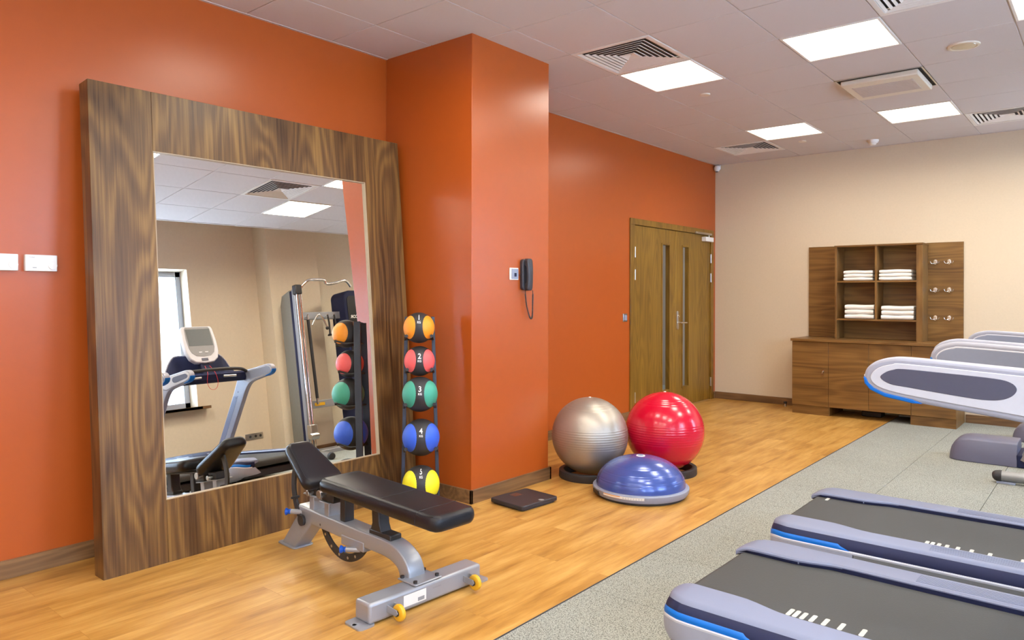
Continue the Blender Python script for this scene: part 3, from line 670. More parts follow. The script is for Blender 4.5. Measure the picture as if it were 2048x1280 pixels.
for (c, R, m, num, lab) in BALLS:
    C = Vector(c); zz = c[2]-R*0.80
    # shelf: two prongs running forward from the uprights plus a cross piece
    b = BM(); k = zz/1.17
    pl, pr_ = BL_.lerp(TL, k), BR_.lerp(TR, k)
    for p, s in ((pl, -1), (pr_, 1)):
        q = C-Fd*0+Sd*s*R*0.80; q.z = zz+R*0.12
        e = q+Fd*R*0.62; e.z = zz+R*0.30
        st_ = Vector((p.x, p.y, zz))
        tube(b, [st_-O, Vector((q.x, q.y, zz+0.005))-O+Sd*s*0.01, e-O+Sd*s*0.004], 0.0065, 10)
        tube(b, [e-O, e-O+(Fd*0.012)], 0.010, 12)
    tube(b, [Vector((pl.x, pl.y, zz))-O, Vector((pr_.x, pr_.y, zz))-O], 0.006, 8)
    obj('shelf_prong', b, 'rubberblack', rk)
    t = thing('medicine_ball', lab, 'ball', c, group='medicine balls on the rack')
    b = BM(); bmesh.ops.create_icosphere(b, subdivisions=5, radius=R); obj('ball_body', b, 'rubberblack', t, angle=180)
    el0 = math.radians(4)
    for az in (-60, 60, 180):
        a = math.radians(az); n = (Fd*math.cos(a)+Sd*math.sin(a))*math.cos(el0)+Vector((0, 0, math.sin(el0)))
        e1 = n.cross(Vector((0, 0, 1))).normalized(); e2 = e1.cross(n)
        b = BM(); rings = []
        for q in range(0, 15):
            th = math.radians(48)*q/14; rr = R*1.012 if q < 14 else R*0.999
            if q == 0:
                rings.append([b.verts.new(n*R*1.004)])
            else:
                rings.append([b.verts.new((n*math.cos(th)+(e1*math.cos(p*2*PI/40)*0.96+e2*math.sin(p*2*PI/40)*1.04)*math.sin(th)).normalized()*rr) for p in range(40)])
        for p in range(40): b.faces.new((rings[0][0], rings[1][p], rings[1][(p+1) % 40]))
        for A_, B_ in zip(rings[1:], rings[2:]):
            for p in range(40): b.faces.new((A_[p], B_[p], B_[(p+1) % 40], A_[(p+1) % 40]))
        obj('colour_panel', b, m, t, angle=60, label='%s panel' % MT[m].name.split('_')[0])
    def sph(x, y, z, e0):
        az = x/R; el = e0+y/R; return (Fd*math.cos(az)*math.cos(el)+Sd*math.sin(az)*math.cos(el)+Vector((0, 0, 1))*math.sin(el))*R*1.012
    e0 = math.radians({'1': 41, '2': 20, '3': 21, '4': 27, '5': 50}[num]); ys = {'1': 1.25, '5': 1.3}.get(num, 1.05)
    b = textmesh(num, 0.046, lambda x, y, z: sph(x, (y+0.004)*ys, z, e0), offset=0.0008); obj('number_print', b, 'white', t, label='white number')
    b = textmesh('KG', 0.017, lambda x, y, z: sph(x, (y-0.024)*ys, z, e0), offset=0.0004); obj('unit_print', b, 'white', t, label='white letters KG')

# ================================================================== STABILITY BALLS, BOSU, SCALE
def gymball(name, c, R, m, lab, rlab):
    rg = BM(); h = 0.058; ro = R*0.80
    lathe(rg, [(ro-0.055, 0.0), (ro, 0.0), (ro+0.004, 0.006), (ro+0.002, h-0.006), (ro-0.008, h), (ro-0.030, h-0.004), (ro-0.055, 0.01), (ro-0.055, 0.0)], 72)
    o = obj('ball_stand', rg, 'rubberblack', loc=(c[0], c[1], 0), angle=50); tag(o, rlab, 'ball stand', 'black rings under exercise balls')
    t = thing(name, lab, 'ball', c)
    b = BM(); prof = []
    n = 220
    for k in range(n+1):
        a = -PI/2+PI*k/n; r = R; d = math.degrees(a)
        if abs(d) < 14: r = R+0.0006*math.cos(2*PI*abs(d)/3.5)
        for q in (47, 52, 57): 
            if abs(abs(d)-q) < 0.9: r = R-0.0009
        prof.append((max(r*math.cos(a), 0), r*math.sin(a)))
    lathe(b, prof, 96); obj('ball_body', b, m, t, angle=180)
    b = BM(); lathe(b, [(0, 0.003), (0.008, 0.003), (0.010, 0), (0.010, -0.004), (0, -0.004)], 20, c=(0, 0, R)); obj('valve_plug', b, 'white', t, label='white valve plug')
gymball('exercise_ball', (1.005, 4.395, 0.297), 0.273, 'ball_silver', 'large pearly silver exercise ball beside the orange column', 'black ring on the floor under the silver ball')
gymball('exercise_ball', (1.364, 4.847, 0.309), 0.286, 'ball_red', 'large glossy red exercise ball before the double door', 'black ring on the floor under the red ball')
bs = thing('balance_trainer', 'blue half dome balance trainer on grey base before the two balls', 'balance trainer', (1.518, 4.226, 0), (0, 0, math.radians(-8)))
b = BM(); lathe(b, [(0, 0.012), (0.285, 0.012), (0.302, 0.018), (0.313, 0.040), (0.313, 0.058), (0.306, 0.064), (0.285, 0.066), (0, 0.066)], 96); bb_ = obj('platform', b, 'grayplastic', bs, angle=30)
b = BM(); lathe(b, [(0, 0.0), (0.285, 0.0), (0.29, 0.004), (0.29, 0.013), (0, 0.013)], 64); obj('underside', b, 'rubberblack', bs)
b = BM(); R = 0.291; prof = []
for k in range(91):
    a = math.radians(k); rr = R*(1+0.0); x = R*math.cos(a)**0.92 if k < 90 else 0; z = 0.064+0.188*math.sin(a)
    dz = 0.0009*(math.cos((z-0.064)/0.188*2*PI*14) if 8 < k < 70 and (k//5) % 3 == 0 else 0)
    prof.append((max(x+dz, 0), z))
lathe(b, prof, 96); obj('dome', b, 'ball_blue', bs, angle=180)
b = BM(); lathe(b, [(0, 0.2555), (0.028, 0.2545), (0.030, 0.252), (0.030, 0.248), (0, 0.248)], 32); obj('dome_badge', b, 'label', bs, label='round white badge')
b = BM(); lathe(b, [(0, 0.2558), (0.019, 0.2556), (0.019, 0.255), (0, 0.255)], 24); obj('badge_print', b, 'placard', bs)
def arcplate(bm, R, a0, a1, z0, z1, n=16, slope=0.0):
    A = []
    for k in range(n+1):
        a = math.radians(a0+(a1-a0)*k/n); A.append([bm.verts.new((R*math.cos(a)*1, R*math.sin(a), z0)), bm.verts.new((R*math.cos(a), R*math.sin(a), z1))])
    for p, q in zip(A, A[1:]): bm.faces.new((p[0], q[0], q[1], p[1]))
b = BM(); arcplate(b, 0.3145, -100, -48, 0.040, 0.056); obj('warning_label', b, 'label', bs, label='long white label')
b = BM(); arcplate(b, 0.3152, -100, -76, 0.050, 0.0545); arcplate(b, 0.3152, -100, -76, 0.0405, 0.042); obj('label_stripe', b, 'orange_print', bs, label='orange stripe')
b = BM()
for a in range(-73, -48, 3): arcplate(b, 0.3152, a, a+2, 0.043, 0.0445, 2); arcplate(b, 0.3152, a, a+1.6, 0.047, 0.0482, 2); arcplate(b, 0.3152, a, a+2.2, 0.0512, 0.0522, 2)
obj('label_print', b, 'grey_print', bs)
for a in (-118, 62):
    b = BM(); a = math.radians(a); p = Vector((0.300*math.cos(a), 0.300*math.sin(a), 0.036)); tg = Vector((-math.sin(a), math.cos(a), 0)); rd = Vector((math.cos(a), math.sin(a), 0))
    loft(b, [[p+tg*s*0.045+rd*d+Vector((0, 0, dz)) for (d, dz) in ((-0.02, -0.012), (0.0145, -0.010), (0.0155, 0.012), (-0.02, 0.012))] for s in (-1, 1)])
    obj('grip_recess', b, 'rubberblack', bs)
sc = thing('bathroom_scale', 'flat square charcoal bathroom scale on the floor by the column', 'scale', (1.055, 3.578, 0), (0, 0, math.radians(-5)))
b = BM(); prism(b, rrect(-0.142, 0.142, -0.165, 0.165, 0.022), 0.010, 0.034, 'Z'); obj('platform', b, 'scale', sc, bevel=0.004)
b = BM(); prism(b, rrect(-0.13, 0.13, -0.15, 0.15, 0.02), 0.0, 0.011, 'Z'); obj('base', b, 'rubberblack', sc)
b = BM(); box(b, -0.105, -0.045, -0.035, 0.035, 0.0341, 0.0346); obj('display', b, mat('dim_display', (0.075, 0.045, 0.042), 0.2), sc)
b = BM(); lathe(b, [(0, 0.0343), (0.018, 0.0343), (0.018, 0.0348), (0, 0.0348)], 24, c=(0.12, 0.03, 0)); obj('foot_switch', b, 'grey_print', sc)

# ================================================================== WALL PHONE
ph = thing('wall_telephone', 'black wall telephone with coiled cord on the orange column', 'telephone', (CX, 3.865, 1.446))
b = BM(); prism(b, rrect(-0.048, 0.048, -0.105, 0.105, 0.022), 0.0, 0.028, 'X'); obj('base', b, 'phone', ph, bevel=0.005)
b = BM(); secs = []
for k in range(17):
    t_ = k/16; z = -0.108+0.216*t_; e = abs(t_-0.5)*2
    xo = 0.054+0.008*(1-e**2); th = 0.022 + (0.014 if e > 0.62 else 0.0)
    hw = 0.026+0.003*e - (0.010 if e > 0.97 else 0)
    secs.append([Vector((x, y, z)) for x, y in ((xo-th, -hw), (xo-0.006, -hw), (xo, -hw+0.008), (xo, hw-0.008), (xo-0.006, hw), (xo-th, hw))])
loft(b, secs); obj('handset', b, 'phone', ph, bevel=0.003)
b = BM(); pts = []
loop = catmull([(0.02, -0.012, -0.10), (0.022, -0.012, -0.15), (0.024, 0.0, -0.22), (0.03, 0.022, -0.285), (0.038, 0.034, -0.298), (0.042, 0.038, -0.27), (0.045, 0.036, -0.20), (0.05, 0.032, -0.145), (0.055, 0.024, -0.108)], 60)
for i, (p, t_, n, bn_) in enumerate(frames(loop)):
    u = i/len(loop); am = 0.0038 if 0.09 < u < 0.91 else 0.0004
    a = i*0.9; pts.append(p+n*am*math.cos(a)+bn_*am*math.sin(a))
tube(b, pts, 0.0026, 6); obj('coiled_cord', b, 'phone', ph)
b = BM(); tube(b, [(0.008, -0.118, -0.005), (0.006, -0.08, -0.004), (0.006, -0.047, -0.002)], 0.0022, 8); obj('line_cord', b, 'phone', ph)
jk = thing('telephone_jack', 'small white socket plate left of the wall telephone', 'socket', (CX, 3.75, 1.449))
b = BM(); box(b, 0, 0.008, -0.045, 0.045, -0.04, 0.04); obj('plate', b, 'offwhite', jk, bevel=0.003)
b = BM(); box(b, 0.008, 0.012, -0.03, 0.038, -0.034, 0.034); obj('cover', b, 'grayplastic', jk, bevel=0.002)
b = BM(); box(b, 0.012, 0.016, -0.004, 0.016, -0.018, 0.006); obj('plug', b, 'navy', jk, bevel=0.001)

# ================================================================== TOWEL CABINET
cb = thing('towel_cabinet', 'low wooden cabinet with four doors against the beige wall', 'cabinet', (1.144, 8.22, 0))
X = lambda v: v-1.144
b = BM(); D = FY-8.22-0.002
box(b, 0, 0.018, 0.02, D, 0.0, 0.80); box(b, 1.558, 1.576, 0.02, D, 0.0, 0.80); box(b, 0.018, 1.558, 0.02, D, 0.095, 0.113); box(b, 0.018, 1.558, D-0.01, D, 0.113, 0.8)
for x in (X(1.53), X(1.932), X(2.328)): box(b, x-0.009, x+0.009, 0.02, D-0.01, 0.0 if x != X(1.932) else 0.113, 0.80)
obj('body', b, 'cabz', cb, bevel=0.001)
b = BM(); box(b, 0.0, X(1.53), 0.012, 0.03, 0, 0.095); obj('plinth', b, 'cab', cb, bevel=0.001)
b = BM(); box(b, X(2.328), 1.576, 0.012, 0.03, 0, 0.095); obj('plinth', b, 'cab', cb, bevel=0.001)
b = BM(); box(b, -0.012, 1.588, -0.022, D, 0.80, 0.828); obj('worktop', b, 'cab', cb, bevel=0.002)
dx = [(0.001, X(1.53)-0.0015), (X(1.53)+0.0015, X(1.932)-0.0015), (X(1.932)+0.0015, X(2.328)-0.0015), (X(2.328)+0.0015, 1.575)]
for k, (a, c) in enumerate(dx):
    b = BM(); box(b, a, c, 0.0, 0.019, 0.098, 0.797); d = obj('door', b, 'cab', cb, bevel=0.001)
    if k == 0:
        h = BM(); lathe(h, [(0, -0.006), (0.013, -0.006), (0.013, 0.0), (0, 0)], 20, c=(X(1.475), 0.0, 0.485), axis='Y'); kk = obj('lock', h, 'chrome', d)
        h = BM(); tube(h, [(X(1.475), -0.006, 0.485), (X(1.475), -0.022, 0.483)], 0.004, 8); prism(h, rrect(X(1.462), X(1.488), 0.43, 0.47, 0.010), -0.02, -0.016, 'Y'); cyl(h, (X(1.475), -0.020, 0.484), (X(1.472), -0.018, 0.462), 0.006, 8); obj('key', h, 'chrome', kk)
    if k == 2:
        h = BM(); lathe(h, [(0, -0.012), (0.010, -0.010), (0.012, -0.005), (0.008, 0.0), (0, 0)], 20, c=(X(1.90), 0.0, 0.472), axis='Y'); obj('knob', h, 'offwhite', d)
b = BM(); box(b, X(1.80), X(2.0), 0.25, 0.40, 0.0, 0.06); tag(obj('power_strip', b, 'blacksteel', loc=(1.144, 8.22, 0), bevel=0.01), 'black box on the floor in the gap below the cabinet doors', 'adapter')
# back panels
for (x0, x1, lab) in ((1.163, 1.545, 'wooden wall panel left of the towel shelves'), (2.37, 2.71, 'wooden wall panel with six coat hooks right of the shelves')):
    b = BM(); box(b, x0, x1, FY-0.022, FY-0.001, 0.829, 1.863); o = obj('wall_panel', b, 'cab', bevel=0.001); tag(o, lab, 'panel')
sh = thing('towel_shelf', 'open wooden shelf unit of folded towels on the cabinet', 'shelf', (1.53, 8.45, 0.828))
W_ = 0.857; Dp = FY-8.45-0.003; Ht = 1.024
b = BM(); box(b, 0, 0.020, 0, Dp, 0, Ht-0.018); obj('side_panel', b, 'cabz', sh, bevel=0.001)
b = BM(); box(b, W_-0.058, W_, 0, Dp, 0, Ht-0.018); obj('side_panel', b, 'cabz', sh, bevel=0.001)
b = BM(); box(b, -0.006, W_+0.006, -0.008, Dp, Ht-0.018, Ht); obj('top_panel', b, 'cab', sh, bevel=0.001)
b = BM(); box(b, 0.02, W_-0.058, Dp-0.012, Dp, 0.0, Ht-0.018); obj('back_panel', b, 'cab', sh)
for z in (1.050, 1.464):
    b = BM(); box(b, 0.02, W_-0.058, 0.0, Dp-0.012, z-0.018-0.828, z-0.828); obj('shelf_board', b, 'cab', sh, bevel=0.001)
b = BM(); box(b, 0.404, 0.424, 0.003, Dp-0.012, 1.050-0.828, 1.446-0.828); box(b, 0.404, 0.424, 0.003, Dp-0.012, 1.464-0.828, Ht-0.018); obj('divider', b, 'cabz', sh, bevel=0.001)
# towels
def make_towel(w_, d_, h_, seed):
    rnd = random.Random(seed)
    b = BM(); n = 14; secs = []
    ph_ = [rnd.uniform(0, 6) for _ in range(4)]
    for k in range(n+1):
        x = -w_/2+w_*k/n; j = 0.003*math.sin(ph_[0]+k*0.7); zz = 0.0022*math.sin(ph_[1]+k*0.5)
        e = min(k, n-k); sq = 0.004 if e == 0 else 0
        y0 = -d_/2+j; y1 = d_/2
        m_ = h_/2
        pts = []
        for q in range(9):
            a = math.radians(90+180*q/8); pts.append((y0+m_+m_*math.cos(a)*1.0, m_+(m_-sq)*math.sin(a)))
        pts += [(y1, sq), (y1, h_*0.45), (y1-0.006, h_*0.5), (y1, h_*0.55), (y1, h_-sq)]
        secs.append([Vector((x, p[0], p[1]+zz*(p[1]/h_))) for p in pts])
    loft(b, secs); return b
stacks = [(1.762, 1.465, 3, 0.0375, 0.300, 'upper left shelf compartment'), (2.130, 1.465, 3, 0.0385, 0.315, 'upper right shelf compartment'),
          (1.775, 1.051, 3, 0.0510, 0.295, 'lower left shelf compartment'), (2.145, 1.051, 3, 0.0480, 0.315, 'lower right shelf compartment')]
posn = ['bottom of three', 'middle of three', 'top of three']
for si, (x, z, n, h, wd_, lab) in enumerate(stacks):
    for k in range(n):
        t = thing('folded_towel', 'folded white towel, %s in the %s' % (posn[k], lab), 'towel', (x+random.uniform(-0.004, 0.004), 8.59, z+h*k), group='folded white towels')
        obj('towel_cloth', make_towel(wd_*random.uniform(0.97, 1.0), 0.25, h-0.001, si*10+k), 'towel', t, angle=60)
# hooks
def make_hook():
    t = thing('coat_hook', '', 'hook')
    b = BM(); prism(b, rrect(-0.014, 0.014, -0.022, 0.024, 0.013), -0.006, 0.0, 'Y'); obj('backplate', b, 'chrome', t, bevel=0.001)
    b = BM()
    for s in (-1, 1): tube(b, catmull([(0, -0.006, -0.008), (s*0.014, -0.022, -0.014), (s*0.030, -0.030, -0.010), (s*0.036, -0.032, 0.006)], 5), 0.0042, 10); lathe(b, [(0, -0.006), (0.006, 0), (0, 0.006)], 12, c=(s*0.036, -0.032, 0.008))
    obj('prongs', b, 'chrome', t)
    b = BM(); lathe(b, [(0, -0.014), (0.005, -0.012), (0.006, 0.0), (0, 0)], 14, c=(0, -0.006, 0.010), axis='Y'); obj('screw_cap', b, 'chrome', t)
    return t
H0 = None
for zi, (z, zn) in enumerate(((1.657, 'top row'), (1.364, 'middle row'), (1.070, 'bottom row'))):
    for x, xn in ((2.455, 'left'), (2.582, 'right')):
        h = make_hook() if H0 is None else dup(H0); H0 = H0 or h
        h.location = (x, FY-0.022, z); h.scale = (1.15, 1.15, 1.15); h['label'] = 'chrome double coat hook, %s one in the %s on the wooden panel' % (xn, zn); h['group'] = 'chrome coat hooks'

# ================================================================== TREADMILLS
def make_treadmill(lab, marks):
    t = thing('treadmill', lab, 'treadmill', group='treadmills facing the windows')
    XE = 2.10; RX = 0.055
    def eo(x):
        r = 0.125
        return 0 if x >= r else r-math.sqrt(max(r*r-(r-x)**2, 0))
    def zt(x): return 0.262-(0.022*(1-x/0.07)**2 if x < 0.07 else 0)
    def zk(x): return min(1, 0.42+0.58*math.sqrt(max(x, 0)/0.22))
    XS = [0, 0.003, 0.008, 0.016, 0.028, 0.045, 0.07, 0.10, 0.14, 0.18, 0.22, 0.27, 0.31, 0.34, 0.37, 0.38, 0.40, 0.44, 0.6, 0.9, 1.2, 1.5, 1.7, 1.9, XE]
    def inner(x):
        if x < 0.24: return 0.245
        if x < 0.44:
            k = (x-0.24)/0.20; k = k*k*(3-2*k); return 0.245+0.04*k
        return 0.285
    for s in (-1, 1):
        def build(name, m, fn, x0=0, x1=XE, parent=t, bev=0, label=None):
            xs_ = sorted(set([x0, x1]+[x for x in XS if x0 < x < x1])); b = BM()
            loft(b, [[Vector((x+RX*max(0, 1-x/1.5), s*y, z)) for y, z in fn(x)] for x in xs_]); return obj(name, b, m, parent, bevel=bev, angle=40, label=label)
        def top(x):
            yo = 0.452-eo(x); Z = zt(x); yi = inner(x); yi = min(yi, yo-0.06)
            return [(yi, Z-0.020), (yi, Z-0.006), (yi+0.006, Z), (yo-0.060, Z+0.001), (yo-0.044, Z-0.003), (yo-0.036, Z-0.012), (yo-0.045, Z-0.03)]
        def band(x):
            yo = 0.452-eo(x); Z = zt(x)
            return [(yo-0.046, Z-0.008), (yo-0.036, Z-0.0118), (yo-0.018, Z-0.022), (yo-0.004, Z-0.038), (yo-0.003, Z-0.052), (yo-0.046, Z-0.052)]
        def stripe(x):
            yo = 0.452-eo(x); Z = zt(x); k = 1 if x < 0.34 else max(0.05, 1-(x-0.34)/0.05)
            return [(yo-0.014, Z-0.052+0.022*k), (yo-0.003, Z-0.052+0.018*k), (yo+0.002, Z-0.052+0.010*k), (yo+0.002, Z-0.052), (yo-0.014, Z-0.052)]
        def line(x):
            yo = 0.452-eo(x); Z = zt(x)
            return [(yo-0.02, Z-0.050), (yo+0.003, Z-0.0515), (yo+0.006, Z-0.055), (yo+0.005, Z-0.062), (yo-0.02, Z-0.062)]
        def side(x):
            yo = 0.452-eo(x); Z = zt(x); k = zk(x); hh = 0.132*k
            return [(yo-0.05, Z-0.061), (yo+0.004, Z-0.061), (yo+0.006, Z-0.061-hh*0.25), (yo+0.001, Z-0.061-hh*0.6), (yo-0.016, Z-0.061-hh*0.88), (yo-0.045, Z-0.061-hh), (yo-0.10, Z-0.061-hh)]
        rl = build('side_rail', 'lav', top)
        build('rail_shoulder', 'navy', band, label='navy rail shoulder')
        build('blue_stripe', 'brightblue', stripe, 0, 0.39, label='bright blue stripe')
        build('white_line', 'whiteplastic', line, label='white line')
        build('rear_fairing', 'lavl', side, 0, 0.405, label='light grey rear fairing')
        build('side_panel', 'metalgrey', side, 0.409, XE)
        b = BM(); box(b, 0.09, 1.5, s*0.284 if s > 0 else -0.292, 0.292 if s > 0 else s*0.284, 0.19, 0.252)
        loft(b, [[Vector((x+RX*max(0, 1-x/1.5), s*y, z)) for y, z in ((inner(x)-0.0005 if x > 0.02 else 0.25, 0.236 if x > 0.45 else 0.240), (inner(x)-0.0005, zt(x)-0.012), (inner(x)+0.02, zt(x)-0.012), (inner(x)+0.02, 0.212))] for x in (0.012, 0.05, 0.1, 0.2, 0.24, 0.28, 0.32, 0.36, 0.40, 0.44, 0.6, 1.0, 1.5)])
        obj('rail_lip', b, 'navy', rl, label='dark inner lip')
        for k in range(5):   # grip ribs on the front half of the rail
            pass
        rb = BM()
        for k in range(6):
            y = 0.305+k*0.014; box(rb, 0.72, 1.45, min(s*y, s*(y+0.004)), max(s*y, s*(y+0.004)), 0.261, 0.2638)
        obj('grip_rib', rb, 'lav', rl)
    # belt and deck
    b = BM(); prof = []
    for k in range(13):
        a = math.radians(90+180*k/12); prof.append((0.10+0.034*math.cos(a), 0.204+0.034*math.sin(a)))
    prof = [(1.55, 0.238)]+prof+[(1.55, 0.170)]
    prism(b, prof, -0.279, 0.279, 'Y'); bl = obj('running_belt', b, 'belt', t)
    for (x, y) in marks:
        b = BM(); prism(b, rrect(x-0.0075, x+0.0075, y-0.030, y+0.030, 0.006, 3), 0.2378, 0.2386, 'Z'); obj('belt_dash', b, 'grayplastic' if False else 'dash', bl, label='pale dash')
    b = BM(); box(b, 0.16, 2.0, -0.36, 0.36, 0.10, 0.15); obj('deck_frame', b, 'blacksteel', t, bevel=0.004)
    for (x, y) in ((0.35, -0.33), (0.35, 0.33), (1.9, -0.33), (1.9, 0.33)):
        b = BM(); lathe(b, [(0, 0), (0.032, 0), (0.034, 0.01), (0.02, 0.03), (0.018, 0.11), (0, 0.11)], 24, c=(x, y, 0)); obj('foot', b, 'rubberblack', t)
    # motor hood
    b = BM(); secs = []
    for (x, hw, z) in ((1.46, 0.285, 0.222), (1.50, 0.30, 0.236), (1.56, 0.32, 0.262), (1.66, 0.34, 0.288), (1.80, 0.35, 0.300), (1.98, 0.35, 0.300), (2.08, 0.34, 0.285), (2.13, 0.31, 0.24), (2.15, 0.29, 0.17)):
        secs.append([Vector((x, y, zz)) for y, zz in ((-hw-0.04, 0.12), (-hw-0.03, z-0.05), (-hw, z-0.015), (-hw+0.04, z-0.002), (0, z+0.004), (hw-0.04, z-0.002), (hw, z-0.015), (hw+0.03, z-0.05), (hw+0.04, 0.12))])
    loft(b, secs); hd_ = obj('motor_hood', b, 'navy', t)
    b = BM()
    for y in (-0.22, 0.10): loft(b, [[Vector((x, y, z)), Vector((x, y+0.12, z)), Vector((x, y+0.12, z+0.004)), Vector((x, y, z+0.004))] for x, z in ((1.62, 0.281), (1.66, 0.290))])
    obj('hood_stripe', b, 'lavl', hd_)
    # arms and uprights
    rim = [(0.745, 1.080), (0.752, 1.105), (0.775, 1.126), (0.81, 1.138), (0.86, 1.141), (1.0, 1.134), (1.13, 1.127), (1.30, 1.118), (1.40, 1.092), (1.455, 1.03), (1.53, 0.92), (2.10, 0.20), (1.88, 0.20),
           (1.30, 0.90), (1.235, 0.955), (1.16, 0.985), (1.00, 1.005), (0.87, 1.020), (0.80, 1.032), (0.765, 1.048), (0.750, 1.062)]
    pan = [(0.764, 1.078), (0.771, 1.097), (0.79, 1.112), (0.82, 1.121), (0.86, 1.124), (1.13, 1.110), (1.27, 1.102), (1.335, 1.07), (1.33, 1.02), (1.25, 0.99), (1.13, 1.008), (1.0, 1.022), (0.87, 1.037), (0.81, 1.047), (0.777, 1.060)]
    ins = [(0.790, 1.082), (0.802, 1.097), (0.822, 1.106), (0.848, 1.110), (0.95, 1.106), (1.06, 1.100), (1.095, 1.092), (1.108, 1.077), (1.10, 1.060), (1.08, 1.048), (1.05, 1.043), (1.00, 1.045), (0.861, 1.060), (0.815, 1.066)]
    blu = [(0.744, 1.082), (0.752, 1.079), (0.758, 1.066), (0.772, 1.052), (0.80, 1.040), (0.87, 1.028), (0.895, 1.017), (0.87, 1.0165), (0.80, 1.028), (0.762, 1.045), (0.747, 1.062)]
    sm_ = lambda P: [(v.x, v.y) for v in catmull([Vector((a, b_, 0)) for a, b_ in P], 4, True)]
    pan = sm_(pan); ins = sm_(ins)
    op = catmull([Vector((a, b_, 0)) for a, b_ in rim[13:]+rim[:10]], 4); rim = [(v.x, v.y) for v in op]+rim[10:13]
    for s in (-1, 1):
        def PR(poly, y0, y1):
            b = BM(); prism(b, poly, min(s*y0, s*y1), max(s*y0, s*y1), 'Y'); return b
        a_ = obj('handrail_arm', PR(rim, 0.408, 0.456), 'lavl' if True else 'lav', t, bevel=0.010, seg=3)
        obj('arm_panel', PR([(x, z) for x, z in pan], 0.4042, 0.4598), 'whiteplastic', a_, bevel=0.002)
        q = [(0.764+(x-0.764)*0.985+0.004, 1.076+(z-1.076)*0.90) for x, z in pan]
        obj('arm_panel_face', PR(q, 0.4034, 0.4050), 'grayplastic', a_)
        obj('arm_inset', PR(ins, 0.458, 0.4612), 'inset', a_, bevel=0.001, label='dark slate inset')
        obj('arm_tip', PR(blu, 0.407, 0.457), 'brightblue', a_, bevel=0.003, label='bright blue underside tip')
        up = [(1.56, 0.86), (2.055, 0.235), (1.955, 0.235), (1.46, 0.86)]
        obj('upright_groove', PR(up, 0.4065, 0.4085), 'lav', a_)
        b = BM(); cyl(b, (1.45, s*0.4075, 0.90), (1.45, s*0.405, 0.90), 0.006, 10); cyl(b, (1.50, s*0.4075, 0.84), (1.50, s*0.405, 0.84), 0.006, 10); obj('screw', b, 'blacksteel', a_)
        b = BM(); box(b, 1.80, 2.16, min(s*0.40, s*0.465), max(s*0.40, s*0.465), 0.15, 0.26); obj('upright_base', b, 'lav', t, bevel=0.012, seg=3)
    # dashboard
    b = BM(); secs = []
    for k in range(13):
        y = -0.405+0.81*k/12; c = 1-(abs(y)/0.405)**2
        secs.append([Vector((x, y, z)) for x, z in ((1.27-0.03*c, 1.02), (1.25-0.04*c, 1.05), (1.26-0.05*c, 1.10), (1.30-0.04*c, 1.122), (1.40, 1.115), (1.42, 1.06), (1.36, 1.02))])
    loft(b, secs); dsh = obj('dashboard', b, 'navy', t)
    b = BM(); tube(b, catmull([(1.24, -0.40, 1.11), (1.17, -0.30, 1.135), (1.13, -0.12, 1.145), (1.13, 0.12, 1.145), (1.17, 0.30, 1.135), (1.24, 0.40, 1.11)], 6), 0.017, 14); obj('hand_bar', b, 'rubberblack', t)
    b = BM(); tube(b, [(1.20, 0.12, 1.075), (1.20, 0.26, 1.070)], 0.012, 12); tube(b, [(1.20, -0.26, 1.070), (1.20, -0.12, 1.075)], 0.012, 12); obj('pulse_grip', b, 'steel', dsh)
    b = BM(); secs = []
    for k in range(15):
        y = -0.35+0.70*k/14; e = abs(y)/0.35; top_ = 1.335-0.16*max(0, e-0.62)**2/0.144; bx = 1.46+0.05*(1-e*e)
        secs.append([Vector((x, y, z)) for x, z in ((1.34, 1.10), (bx-0.055, 1.14), (bx, top_-0.012), (bx+0.018, top_), (bx+0.035, top_-0.012), (bx+0.0, 1.10))])
    loft(b, secs); obj('accessory_tray', b, 'navy', t)
    b = BM(); tube(b, [Vector((1.478+0.05*(1-(abs(y)/0.35)**2), y, 1.337-0.16*max(0, abs(y)/0.35-0.62)**2/0.144)) for y in [-0.35+0.70*k/20 for k in range(21)]], 0.008, 10); obj('tray_rim', b, 'lavl', t)
    # console head
    ch = bpy.data.objects.new('console', None); COL.objects.link(ch); ch.parent = t; ch.location = (1.31, 0, 1.235); ch.rotation_euler = (0, math.radians(20), 0)
    out = []
    for (y, z) in ((-0.155, 0.43), (-0.172, 0.40), (-0.182, 0.25), (-0.175, 0.13), (-0.15, 0.055), (-0.10, 0.012), (0, 0.0), (0.10, 0.012), (0.15, 0.055), (0.175, 0.13), (0.182, 0.25), (0.172, 0.40), (0.155, 0.43)): out.append((y, z))
    b = BM(); prism(b, out, 0.0, 0.055, 'X'); obj('console_housing', b, 'whiteplastic', ch, bevel=0.010, seg=3)
    b = BM(); prism(b, [(y*0.80, 0.075+(z)*0.80) for y, z in out], -0.003, 0.002, 'X'); obj('control_panel', b, 'grey_print', ch)
    b = BM(); box(b, -0.0045, -0.002, -0.13, 0.13, 0.20, 0.395); obj('screen', b, 'screen', ch, label='grey screen')
    b = BM()
    for y in (-0.045, 0.02): box(b, -0.006, -0.002, y, y+0.035, 0.115, 0.130)
    obj('control_button', b, 'whiteplastic', ch, bevel=0.002)
    b = BM(); box(b, -0.005, 0.0, -0.035, 0.035, 0.025, 0.055); obj('key_slot', b, 'inset', ch, bevel=0.002)
    b = BM(); box(b, 0.02, 0.07, -0.05, 0.05, -0.12, 0.06); obj('console_neck', b, 'navy', ch, bevel=0.01)
    b = BM(); tube(b, catmull([(1.28, -0.03, 1.20), (1.205, -0.045, 1.12), (1.20, -0.06, 1.03), (1.20, -0.04, 0.965), (1.20, 0.0, 0.945), (1.20, 0.04, 0.965), (1.20, 0.055, 1.03), (1.205, 0.035, 1.12), (1.28, 0.02, 1.20)], 6), 0.0025, 6); obj('safety_cord', b, 'redcord', t, label='red safety cord')
